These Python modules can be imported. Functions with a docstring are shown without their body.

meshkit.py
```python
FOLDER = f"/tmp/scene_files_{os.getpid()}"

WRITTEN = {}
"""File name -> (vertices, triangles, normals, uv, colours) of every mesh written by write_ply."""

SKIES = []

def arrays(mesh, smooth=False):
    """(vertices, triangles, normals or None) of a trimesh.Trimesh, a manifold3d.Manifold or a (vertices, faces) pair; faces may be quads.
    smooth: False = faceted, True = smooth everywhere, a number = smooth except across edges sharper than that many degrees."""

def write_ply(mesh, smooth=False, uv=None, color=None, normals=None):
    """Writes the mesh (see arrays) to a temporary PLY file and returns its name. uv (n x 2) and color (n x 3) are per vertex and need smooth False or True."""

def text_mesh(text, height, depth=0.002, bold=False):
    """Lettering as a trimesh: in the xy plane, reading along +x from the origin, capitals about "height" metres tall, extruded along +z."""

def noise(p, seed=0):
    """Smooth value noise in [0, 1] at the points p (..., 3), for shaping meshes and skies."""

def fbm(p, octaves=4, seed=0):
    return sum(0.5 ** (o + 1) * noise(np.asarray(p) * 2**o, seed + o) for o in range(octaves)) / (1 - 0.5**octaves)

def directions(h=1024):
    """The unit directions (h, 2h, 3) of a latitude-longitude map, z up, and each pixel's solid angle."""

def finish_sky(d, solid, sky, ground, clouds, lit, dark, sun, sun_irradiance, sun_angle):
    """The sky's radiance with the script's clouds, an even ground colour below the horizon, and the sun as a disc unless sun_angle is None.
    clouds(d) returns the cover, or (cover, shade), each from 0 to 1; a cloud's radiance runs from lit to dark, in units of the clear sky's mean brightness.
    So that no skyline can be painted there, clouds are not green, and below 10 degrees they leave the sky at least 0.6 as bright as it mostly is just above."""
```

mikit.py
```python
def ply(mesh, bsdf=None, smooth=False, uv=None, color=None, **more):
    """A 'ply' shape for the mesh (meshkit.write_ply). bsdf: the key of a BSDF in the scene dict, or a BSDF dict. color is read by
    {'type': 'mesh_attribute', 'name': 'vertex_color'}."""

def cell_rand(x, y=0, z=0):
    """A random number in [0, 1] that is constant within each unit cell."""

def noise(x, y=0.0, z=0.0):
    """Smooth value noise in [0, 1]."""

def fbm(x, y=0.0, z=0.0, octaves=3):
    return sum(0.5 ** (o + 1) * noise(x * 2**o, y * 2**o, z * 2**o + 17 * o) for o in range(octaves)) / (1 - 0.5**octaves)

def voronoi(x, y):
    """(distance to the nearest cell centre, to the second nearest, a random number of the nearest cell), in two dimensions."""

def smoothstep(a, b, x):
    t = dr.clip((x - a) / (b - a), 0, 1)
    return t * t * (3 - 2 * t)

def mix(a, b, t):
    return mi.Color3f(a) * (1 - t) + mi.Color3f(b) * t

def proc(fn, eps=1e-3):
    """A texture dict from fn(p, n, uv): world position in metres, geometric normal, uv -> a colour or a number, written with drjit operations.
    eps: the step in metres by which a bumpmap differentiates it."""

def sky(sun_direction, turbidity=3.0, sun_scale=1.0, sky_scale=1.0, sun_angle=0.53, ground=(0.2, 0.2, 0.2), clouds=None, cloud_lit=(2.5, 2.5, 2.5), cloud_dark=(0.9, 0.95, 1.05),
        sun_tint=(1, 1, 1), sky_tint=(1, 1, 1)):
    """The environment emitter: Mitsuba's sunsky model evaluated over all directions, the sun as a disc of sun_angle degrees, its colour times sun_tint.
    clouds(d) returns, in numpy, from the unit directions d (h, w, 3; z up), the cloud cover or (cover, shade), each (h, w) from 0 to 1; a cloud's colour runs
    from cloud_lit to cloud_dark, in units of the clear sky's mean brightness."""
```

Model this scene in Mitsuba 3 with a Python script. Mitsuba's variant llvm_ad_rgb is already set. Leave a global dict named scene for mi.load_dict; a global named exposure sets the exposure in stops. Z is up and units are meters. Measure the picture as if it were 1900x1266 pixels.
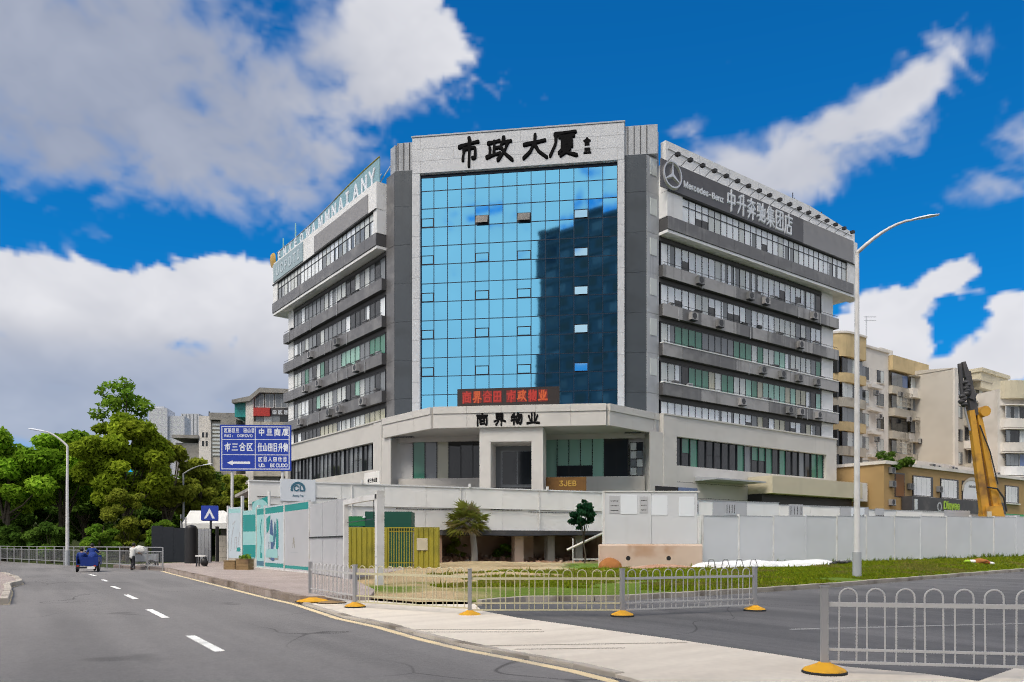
import math, random
import numpy as np, trimesh, drjit as dr, mitsuba as mi
import mikit, meshkit
import manifold3d as m3
from shapely.geometry import Polygon, LineString, Point, MultiPoint
from shapely.ops import unary_union

# ------------------------------------------------------------------ camera, sky, exposure
EYE, FPX, HOR = 1.6, 1452.0, 1010.0          # eye height, focal length and horizon row for a picture 1900 wide
exposure = 2.3
scene = {'type': 'scene'}
labels = {}
T = mi.ScalarTransform4f
scene['camera'] = {'type': 'perspective', 'fov_axis': 'x', 'fov': 2 * math.degrees(math.atan(950 / FPX)),
                   'principal_point_offset_y': -(HOR - 633.0) / 1266.0,
                   'near_clip': 0.1, 'far_clip': 6000.0,
                   'to_world': T().look_at(origin=[0, 0, EYE], target=[0, 1, EYE], up=[0, 0, 1])}


def smooth(a, b, x):
    t = np.clip((x - a) / (b - a), 0, 1)
    return t * t * (3 - 2 * t)


def compass(px, py):
    """bearing (right of north) and elevation, in degrees, of a spot of the sky"""
    x, y, z = px - 950, FPX, HOR - py
    return math.degrees(math.atan2(x, y)), math.degrees(math.atan2(z, math.hypot(x, y)))


# clouds: where they stand, their half sizes (degrees), tilt, density and how grey they are
CLOUDS = [(*compass(px, py), rx * .034, ry * .034, tilt, w, s) for px, py, rx, ry, tilt, w, s in [
    (160, 110, 330, 190, 0, 1.2, .74), (420, 200, 260, 130, -12, 1.05, .72), (60, 260, 200, 130, 0, 1.05, .82), (380, 20, 160, 90, 0, .9, .7),
    (740, 70, 105, 100, 0, 1.2, .2), (700, 170, 95, 70, 0, 1.05, .4), (620, 230, 130, 50, -10, .95, .25), (600, 110, 90, 70, 0, .85, .6),
    (470, 310, 190, 45, -12, .62, .7), (200, 350, 230, 50, -4, .66, .85), (560, 350, 120, 30, -15, .45, .6),
    (45, 560, 170, 90, 0, 1.08, .05), (215, 575, 190, 80, 0, 1.05, .12), (390, 560, 130, 90, 0, 1.06, .06), (500, 600, 110, 100, 0, 1.05, .15),
    (150, 700, 330, 85, 0, 1.4, .7), (470, 700, 240, 80, 0, 1.35, .6), (300, 790, 500, 70, 0, 1.45, .66), (100, 650, 220, 50, 0, 1.3, .5),
    (1330, 320, 120, 50, -10, 1.0, .42), (1500, 330, 105, 66, 0, 1.12, .38), (1420, 340, 120, 40, 0, .9, .45), (1280, 235, 55, 22, 10, .62, .5), (1420, 270, 110, 40, 10, .6, .5),
    (1570, 230, 90, 46, 8, .98, .36), (1690, 165, 85, 34, 28, .92, .3), (1600, 285, 90, 30, 0, .6, .5), (1810, 350, 120, 45, 12, .62, .55), (1890, 270, 70, 50, 0, .6, .5), (1760, 390, 90, 30, 0, .5, .5),
    (1765, 515, 58, 28, 22, .92, .1), (1655, 580, 85, 44, 14, .88, .12), (1600, 640, 105, 50, 0, .98, .06), (1868, 655, 80, 50, 0, .9, .12), (1700, 695, 120, 26, 0, 1.1, .2),
    (1480, 700, 180, 50, 0, 1.2, .2), (1890, 580, 42, 34, 0, .95, .12), (1765, 615, 26, 46, -20, -.22, 0), (500, 40, 60, 50, 0, -.35, 0), (330, 420, 200, 34, -10, -.5, 0)]]


def clouds(d):
    az, el = np.degrees(np.arctan2(d[..., 0], d[..., 1])), np.degrees(np.arcsin(np.clip(d[..., 2], -1, 1)))
    q = d + .06 * (meshkit.fbm(d * 12, 4, 5)[..., None] - .5) * np.array([1, .7, -.8])
    n1, n2 = meshkit.fbm(q * np.array([6, 6, 8.5]), 5, 1), meshkit.fbm(q * np.array([24, 24, 28]), 5, 7)
    total, grey, weight = np.zeros_like(az), np.zeros_like(az), np.full_like(az, 1e-4)
    for a, e, rx, ry, tilt, w, s in CLOUDS:
        dx, dy = ((az - a + 180) % 360 - 180) * np.cos(np.radians(e)), el - e
        c, k = math.cos(math.radians(tilt)), math.sin(math.radians(tilt))
        g = w * np.exp(-((dx * c + dy * k) / rx) ** 2 * .75 - ((dy * c - dx * k) / ry) ** 2 * .75)
        if w < 0:                                           # a gap in the cloud
            total = total + g
            continue
        total, grey, weight = np.maximum(total, g) + .2 * np.minimum(total, g), grey + s * g * g, weight + g * g
    away = np.maximum(smooth(36, 50, np.abs(az)), smooth(38, 50, el))       # elsewhere the sky goes on, mostly veiled
    total = total * (1 - away) + (1.05 - .50 * smooth(4, 36, el)) * away
    grey = (grey + .02 * .3) / (weight + .02) * (1 - away) + .10 * away
    n3 = meshkit.fbm(q * np.array([70, 70, 80]), 3, 3)
    total = np.maximum(total, .95 * (1 - smooth(1.5, 8, el)))                # the haze along the horizon
    field = total + 1.15 * (n1 - .5) + 1.1 * (n2 - .5) + .5 * (n3 - .5)
    cover = smooth(.40, .58 + .62 * smooth(.08, .5, grey), field)
    deep = smooth(.45, 1.15, field)                                         # rims are lit, hearts are grey
    shade = np.clip(grey * (.45 + .75 * deep) + .9 * (.5 - n2) * (.35 + .3 * (1 - grey)) + .3 * (.5 - n1), 0, 1)
    return cover * (1 - .14 * smooth(.3, .7, grey)), shade


scene['sky'] = mikit.sky((-0.42, -0.62, 0.95), turbidity=3, sun_scale=0.46, sun_angle=30, clouds=clouds, ground=(.22, .22, .2),
                         cloud_lit=(3.35, 3.37, 3.55), cloud_dark=(1.55, 1.68, 2.05), sky_tint=(.02, .44, .74), sun_tint=(.90, .97, 1.08))

# ------------------------------------------------------------------ helpers
rng = random.Random(11)
nrg = np.random.default_rng(11)
used = {}


def numbered(k):
    i = used.get(k, 0)
    used[k] = i + 1
    return k if i == 0 else f'{k}_{i:03d}'


def thing(name, label, cat, group=None):
    k = numbered(name)
    labels[k] = {'label': label, 'category': cat}
    if group:
        labels[k]['group'] = group
    return k


def part(parent, name, mesh, bsdf, label=None, kind=None, **kw):
    k = numbered(parent + '__' + name)
    scene[k] = mesh if isinstance(mesh, dict) else mikit.ply(mesh.vf() if isinstance(mesh, MB) else mesh, bsdf, **kw)
    if label or kind:
        labels[k] = {a: b for a, b in (('label', label), ('kind', kind)) if b}
    return k


def struct(name, mesh, bsdf, kind='structure', label=None, **kw):
    k = numbered(name)
    scene[k] = mikit.ply(mesh.vf() if isinstance(mesh, MB) else mesh, bsdf, **kw)
    labels[k] = {'kind': kind, 'label': label or name.replace('_', ' ')}
    return k


ORD = 'first second third fourth fifth sixth seventh eighth ninth tenth eleventh twelfth thirteenth fourteenth fifteenth sixteenth seventeenth eighteenth'.split()


def placed(d, m):
    return {**d, 'to_world': m}


class Fr:
    """a frame standing on the ground: origin, direction along, direction outward"""
    def __init__(s, o, d, n=None):
        s.o, s.d = np.array(o, float)[:2], np.array(d, float)[:2] / np.linalg.norm(d[:2])
        s.n = np.array([s.d[1], -s.d[0]]) if n is None else np.array(n, float)

    def p(s, u, n, z):
        q = s.o + s.d * u + s.n * n
        return [q[0], q[1], z]

    def mat(s, u=0, n=0, z=0):           # x along, y up, z outward
        q = s.p(u, n, z)
        m = np.eye(4)
        m[:2, 0], m[:3, 1], m[:2, 2], m[:3, 3] = s.d, [0, 0, 1], s.n, q
        return m


W = Fr((0, 0), (1, 0), (0, 1))


class MB:
    def __init__(s):
        s.v, s.f, s.c = [], [], 0

    def add(s, v, f):
        v, f = np.asarray(v, float), np.asarray(f, int)
        if len(f) and f.shape[1] == 4:
            f = np.vstack([f[:, [0, 1, 2]], f[:, [0, 2, 3]]])
        s.v.append(v), s.f.append(f + s.c)
        s.c += len(v)
        return s

    def tm(s, m):
        return s.add(m.vertices, m.faces)

    def box(s, fr, u0, u1, n0, n1, z0, z1):
        v = [fr.p(u, n, z) for z in (z0, z1) for u, n in ((u0, n0), (u1, n0), (u1, n1), (u0, n1))]
        q = np.array([[0, 3, 2, 1], [4, 5, 6, 7], [0, 1, 5, 4], [1, 2, 6, 5], [2, 3, 7, 6], [3, 0, 4, 7]])
        c = fr.d[0] * fr.n[1] - fr.d[1] * fr.n[0]
        return s.add(v, q if c * (u1 - u0) * (n1 - n0) > 0 else q[:, ::-1])

    def quad(s, a, b, c, d):
        return s.add([a, b, c, d], [[0, 1, 2, 3]])

    def prism(s, poly, z0, z1):
        pg = Polygon(poly) if not hasattr(poly, 'exterior') else poly
        m = trimesh.creation.extrude_polygon(pg, z1 - z0, engine='earcut')
        m.apply_translation([0, 0, z0])
        return s.tm(m)

    def flat(s, poly, fr, n0, n1, u=0, z=0):
        """a polygon drawn upright (x along, y up) in a frame, n0..n1 thick"""
        for g in getattr(poly, 'geoms', [poly]):
            if g.is_empty or g.geom_type != 'Polygon' or g.area < 1e-6:
                continue
            m = trimesh.creation.extrude_polygon(g, n1 - n0, engine='earcut')
            m.apply_transform(fr.mat(u, n0, z))
            s.tm(m)
        return s

    def tube(s, pts, r, k=8, cap=True):
        pts = [np.array(p, dtype=float) for p in pts]
        rs = r if hasattr(r, '__len__') else [r] * len(pts)
        rings, x = [], None
        for i, p in enumerate(pts):
            t = pts[min(i + 1, len(pts) - 1)] - pts[max(i - 1, 0)]
            t = t / (np.linalg.norm(t) + 1e-12)
            x = np.cross(t, [0, 0, 1] if abs(t[2]) < .9 else [1, 0, 0]) if x is None else x - t * (x @ t)
            x /= np.linalg.norm(x) + 1e-12
            y = np.cross(t, x)
            a = np.arange(k) * 2 * math.pi / k
            rings.append(p + rs[i] * (np.cos(a)[:, None] * x + np.sin(a)[:, None] * y))
        v, f, i = np.vstack(rings), [], np.arange(k)
        for j in range(len(pts) - 1):
            f += np.stack([j * k + i, j * k + (i + 1) % k, (j + 1) * k + (i + 1) % k, (j + 1) * k + i], 1).tolist()
        s.add(v, f)
        if cap:
            for j, sg in ((0, -1), (len(pts) - 1, 1)):
                s.add(rings[j], [[0, b + 1, b] if sg < 0 else [0, b, b + 1] for b in range(1, k - 1)])
        return s

    def lathe(s, prof, centre=(0, 0, 0), k=20):
        a = np.arange(k) * 2 * math.pi / k
        v = np.vstack([np.stack([r * np.cos(a), r * np.sin(a), a * 0 + z], 1) for r, z in prof]) + np.array(centre)
        f, i = [], np.arange(k)
        for j in range(len(prof) - 1):
            f += np.stack([j * k + i, j * k + (i + 1) % k, (j + 1) * k + (i + 1) % k, (j + 1) * k + i], 1).tolist()
        return s.add(v, f)

    def blob(s, c, r, sub=2, rough=.15, seed=0):
        m = trimesh.creation.icosphere(sub, 1.0)
        v = m.vertices * (1 + rough * 2 * (meshkit.fbm(m.vertices * 2.2 + seed * 7.1, 3, seed) - .5))[:, None]
        return s.add(v * np.array(r) + np.array(c), m.faces)

    def vf(s):
        return np.vstack(s.v), np.vstack(s.f)


def mesh_at(v_f, m):
    v, f = v_f
    return v @ m[:3, :3].T + m[:3, 3], f


def G(px, py, z=0.0):
    """the ground point at height z that was surveyed in the photograph at (px, py)"""
    y = (EYE - z) * FPX / (py - HOR)
    return ((px - 950) / FPX * y, y)


def X(px, y):
    return (px - 950) / FPX * y


def Z(py, y):
    return EYE + (HOR - py) / FPX * y


# ------------------------------------------------------------------ materials
def mat(name, rgb, rough=.6, spec=.5, metallic=0.0, fn=None, bump=None, **kw):
    b = {'type': 'principled', 'base_color': mikit.proc(fn) if fn else {'type': 'rgb', 'value': list(rgb)}, 'roughness': rough, 'metallic': metallic}
    if metallic == 0:
        b['specular'] = spec
    b.update(kw)
    if bump:
        b = {'type': 'bumpmap', 'arbitrary': mikit.proc(bump[0], bump[1]), 'scale': 1.0, 'bsdf': b}
    scene[name] = {'type': 'twosided', 'bsdf': b}
    return name


N, FB, SS, MX = mikit.noise, mikit.fbm, mikit.smoothstep, mikit.mix


def stained(rgb, dirt, amt=.5, run=.35, scale=.6):
    """paint or stone with blotches and rain runs"""
    def fn(p, n, uv):
        h = p.x * .73 + p.y * .68
        blot = SS(.45, .8, FB(p.x * scale, p.y * scale, p.z * scale, 4))
        runs = SS(.55, .85, FB(h * 3.1, p.z * .16, 3.0, 3)) * SS(.35, .7, N(h * .3, p.z * .4))
        fine = .965 + .07 * FB(p.x * .9, p.y * .9, p.z * .9, 2)
        return MX(rgb, dirt, dr.clip(amt * blot + run * runs, 0, 1)) * fine
    return fn


def asphalt(base, wear):
    def fn(p, n, uv):
        big = FB(p.x * .16, p.y * .16, 1.0, 4)
        grain = N(p.x * 90, p.y * 90) * .5 + N(p.x * 31, p.y * 31, 5) * .5
        streak = FB((p.x * .83 + p.y * .55) * 1.6, (p.y * .83 - p.x * .55) * .11, 2.0, 3)
        f1, f2, w = mikit.voronoi(p.x * .11 + .4 * N(p.x * .7, p.y * .7), p.y * .11)
        crack = (1 - SS(.0, .012, f2 - f1)) * SS(.35, .6, N(p.x * .3, p.y * .3, 9))
        oil = SS(.70, .80, FB(p.x * .55, p.y * .55, 8.0, 3)) * SS(.4, .7, N(p.x * 2.3, p.y * 2.3, 4))
        coarse = N(p.x * 12, p.y * 12, 3) * .5 + N(p.x * 5.3, p.y * 5.3, 6) * .5
        c = MX(base, wear, SS(.3, .7, .55 * big + .45 * streak)) * (.80 + .32 * grain + .10 * coarse)
        return c * (1 - .26 * oil) * (1 - .5 * crack)
    return fn


def concrete(p, n, uv):
    a, b = p.x * .8 + p.y * .6, p.y * .8 - p.x * .6
    drag = FB(a * .35, b * 2.4, 1.0, 4)
    blot = FB(p.x * .5, p.y * .5, 4.0, 4)
    fine = FB(p.x * 14, p.y * 14, 2.0, 3)
    tyre = SS(.60, .72, FB(a * .05 + 3, b * 1.3, 7.0, 2)) * .16
    spot = SS(.80, .86, N(p.x * 5, p.y * 5, 2)) * .3
    return MX((.54, .495, .43), (.47, .425, .365), SS(.35, .75, .6 * drag + .4 * blot)) * (.95 + .1 * fine) * (1 - .10 * tyre)


def earth(p, n, uv):
    blot, fine = FB(p.x * .35, p.y * .35, 1.0, 4), FB(p.x * 6, p.y * 6, 2.0, 3)
    grassy = SS(.40, .62, FB(p.x * .22 + 9, p.y * .22, 3.0, 4) + .25 * SS(0, 8, p.x) - .25 * SS(38, 46, p.y) * (1 - SS(8, 12, p.x)) - .14 * (1 - SS(-4, 1, p.x)))
    return MX(MX((.24, .17, .09), (.33, .26, .16), blot), (.075, .115, .014), grassy) * (.75 + .5 * fine)


def paving(p, n, uv):
    a, b = p.x * .8 + p.y * .6, p.y * .8 - p.x * .6
    row = dr.floor(b / .1)
    u = a / .2 + .5 * (row - 2 * dr.floor(row / 2))
    cell = mikit.cell_rand(dr.floor(u), row)
    joint = 1 - SS(.02, .06, dr.minimum(u - dr.floor(u), (b / .1 - row)))
    return MX(MX((.25, .205, .19), (.31, .27, .25), cell), (.2, .185, .17), .5 * joint) * (.8 + .35 * FB(p.x * .8, p.y * .8, 1.0, 4))


def leafy(p, n, uv):
    return MX((.018, .03, .010), (.05, .06, .02), FB(p.x * .4, p.y * .4, p.z * .4, 4))


mat('m_ground', 0, .95, .2, fn=leafy)
mat('m_asphalt', 0, .85, .3, fn=asphalt((.130, .126, .126), (.168, .162, .161)))
mat('m_asphalt_dark', 0, .8, .3, fn=asphalt((.074, .074, .077), (.122, .120, .123)))
mat('m_apron', 0, .85, .3, fn=concrete)
mat('m_earth', 0, .95, .2, fn=earth)
mat('m_paving', 0, .85, .3, fn=paving)
mat('m_kerb', 0, .85, .3, fn=stained((.36, .33, .29), (.12, .10, .08), .8, .2, 1.4))
mat('m_kerbdark', 0, .9, .2, fn=stained((.20, .165, .14), (.07, .055, .045), .9, .4, 1.6))
mat('m_linewhite', 0, .6, .3, fn=stained((.78, .78, .76), (.35, .34, .33), .5, 0, 3))
mat('m_lineyellow', 0, .6, .3, fn=stained((.68, .55, .33), (.44, .38, .28), .8, 0, 2))
mat('m_white', 0, .35, .5, fn=stained((.53, .55, .585), (.44, .455, .48), .35, .25))
mat('m_bright', 0, .45, .5, fn=stained((.74, .75, .76), (.5, .5, .5), .3, .25))
mat('m_stone', 0, .5, .45, fn=stained((.58, .565, .54), (.48, .465, .44), .5, .3))
mat('m_pier', 0, .32, .5, fn=stained((.058, .070, .084), (.042, .05, .058), .6, .3))
mat('m_spandrel', 0, .33, .5, fn=stained((.125, .125, .132), (.24, .24, .24), .55, .7, .9))
mat('m_spandrel_pale', 0, .33, .5, fn=stained((.34, .335, .34), (.15, .15, .15), .55, .7, .9))
mat('m_acgrey', 0, .5, .4, fn=stained((.20, .205, .21), (.12, .12, .12), .5, .4, 2))
mat('m_rail', (.46, .46, .46), .4)
mat('m_railcream', (.55, .51, .34), .45)
mat('m_lineworn', 0, .8, .3, fn=stained((.26, .26, .26), (.12, .12, .12), .9, 0, 3))
mat('m_joint', (.30, .27, .23), .9, .2)
mat('m_lintel', (.06, .06, .064), .6)
mat('m_soffit', (.46, .46, .46), .7)
mat('m_black', (.014, .014, .016), .5)
mat('m_ink', (.008, .008, .009), .9, .1)
mat('m_frame', (.022, .024, .03), .35)
mat('m_navy', (.010, .022, .045), .3)
mat('m_nightblue', (.006, .010, .018), .6)
mat('m_metal', 0, .35, .5, fn=stained((.40, .42, .45), (.22, .24, .27), .5, .4))
mat('m_galv', (.42, .42, .43), .38, metallic=.55)
mat('m_steelwhite', 0, .4, .5, fn=stained((.66, .66, .66), (.4, .38, .34), .5, .2, 2))
mat('m_hoarding', 0, .45, .4, fn=stained((.60, .62, .66), (.54, .56, .59), .5, .3, .4))
mat('m_hoardwhite', 0, .55, .4, fn=stained((.82, .815, .80), (.68, .67, .65), .5, .35, .5))
mat('m_plaster', 0, .85, .3, fn=stained((.68, .65, .61), (.46, .43, .39), .6, .5, .35))
mat('m_plaster_grey', 0, .85, .3, fn=stained((.47, .44, .38), (.24, .22, .19), .8, .7, .5))
mat('m_gable', 0, .85, .3, fn=stained((.54, .51, .46), (.44, .41, .36), .5, .4, .2))
mat('m_yellowwall', 0, .85, .3, fn=stained((.56, .44, .25), (.40, .32, .18), .6, .4, .6))
mat('m_tan', 0, .85, .3, fn=stained((.40, .27, .125), (.30, .20, .10), .5, .3, .3))
mat('m_cream', 0, .7, .3, fn=stained((.58, .53, .40), (.44, .40, .3), .4, .3, .4))
mat('m_pinkwall', 0, .9, .2, fn=stained((.58, .46, .38), (.42, .25, .15), .7, .5, .8))
mat('m_orange', 0, .95, .2, fn=stained((.36, .15, .05), (.24, .10, .04), .7, 0, 2))
mat('m_rubble', 0, .95, .2, fn=stained((.36, .21, .14), (.52, .46, .40), .9, .2, 1.1))
mat('m_room', 0, .9, .2, fn=stained((.36, .24, .18), (.52, .40, .31), .9, .3, .8))
mat('m_boom', 0, .4, .5, fn=stained((.58, .30, .030), (.22, .11, .03), .75, .5, 1.2))
mat('m_boomdark', 0, .5, .4, fn=stained((.05, .05, .055), (.11, .10, .10), .7, .4, 1))
mat('m_olivefence', 0, .5, .4, fn=stained((.34, .30, .035), (.18, .17, .03), .6, .5, .8))
mat('m_glassypale', (.20, .36, .42), .15)
mat('m_glassygrey', (.26, .36, .40), .15)
mat('m_green', (.008, .075, .052), .45)
mat('m_brightgreen', (.01, .17, .06), .5)
mat('m_teal', (.015, .26, .25), .35)
mat('m_tealpale', (.30, .55, .56), .35)
mat('m_poster', 0, .3, .5, fn=stained((.50, .58, .64), (.40, .48, .54), .4, .2, .4))
mat('m_postergrey', 0, .3, .5, fn=stained((.46, .47, .50), (.40, .41, .44), .4, .2, .4))
mat('m_posterink', (.05, .16, .24), .4)
mat('m_signblue', (.012, .045, .36), .4)
mat('m_signwhite', (.72, .76, .82), .4)
mat('m_yellowbase', 0, .5, .4, fn=stained((.72, .37, .012), (.35, .20, .05), .5, .2, 5))
mat('m_rubber', (.02, .02, .02), .8)
mat('m_red', (.42, .030, .022), .4)
mat('m_redorange', (.52, .09, .025), .4)
mat('m_redglow', (.20, .018, .014), .4)
mat('m_screen', (.030, .022, .02), .35)
mat('m_gold', (.48, .30, .06), .4)
mat('m_brown', 0, .6, .3, fn=stained((.17, .085, .025), (.10, .055, .02), .6, .3, 2))
mat('m_timber', 0, .8, .3, fn=stained((.27, .18, .09), (.12, .08, .05), .8, .2, 3))
mat('m_banner', (.105, .105, .118), .55)
mat('m_bannergrey', (.27, .27, .285), .6)
mat('m_silver', (.62, .63, .65), .3, metallic=.6)
mat('m_limegreen', (.35, .55, .03), .4)
mat('m_bark', 0, .95, .2, fn=stained((.10, .085, .065), (.05, .04, .03), .8, .4, 2))
mat('m_clothblue', (.012, .04, .22), .85)
mat('m_clothwhite', (.66, .66, .64), .85)
mat('m_clothdark', (.02, .02, .025), .85)
mat('m_skin', (.36, .22, .15), .6)
mat('m_hair', (.012, .010, .009), .6)
mat('m_vanblue', (.012, .035, .21), .3)
mat('m_concretegrey', 0, .9, .3, fn=stained((.29, .28, .26), (.17, .16, .15), .7, .5, .8))
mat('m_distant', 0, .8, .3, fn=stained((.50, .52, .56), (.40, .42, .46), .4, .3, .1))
mat('m_door', (.21, .085, .02), .6)
mat('m_tower', 0, .6, .4, fn=stained((.13, .16, .18), (.09, .11, .13), .6, .3, .1))
# panes
mat('m_glassblue', (.225, .66, .93), .03, metallic=1.0)
mat('m_glasslight', (.50, .78, .92), .04, metallic=1.0)
mat('m_pane_dark', (.018, .022, .026), .04, .6)
mat('m_pane_grey', (.17, .19, .21), .06, .6)
mat('m_pane_white', (.76, .81, .86), .08, .6)
mat('m_pane_pale', (.54, .58, .58), .06, .6)
mat('m_pane_green', (.07, .22, .16), .05, .6)
mat('m_pane_mint', (.26, .48, .41), .06, .6)
mat('m_pane_warm', (.42, .42, .33), .06, .6)
mat('m_pane_blue', (.10, .16, .32), .06, .6)
scene['m_leaf'] = {'type': 'principledthin', 'base_color': {'type': 'mesh_attribute', 'name': 'vertex_color'}, 'roughness': .6, 'diff_trans': .9}

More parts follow.
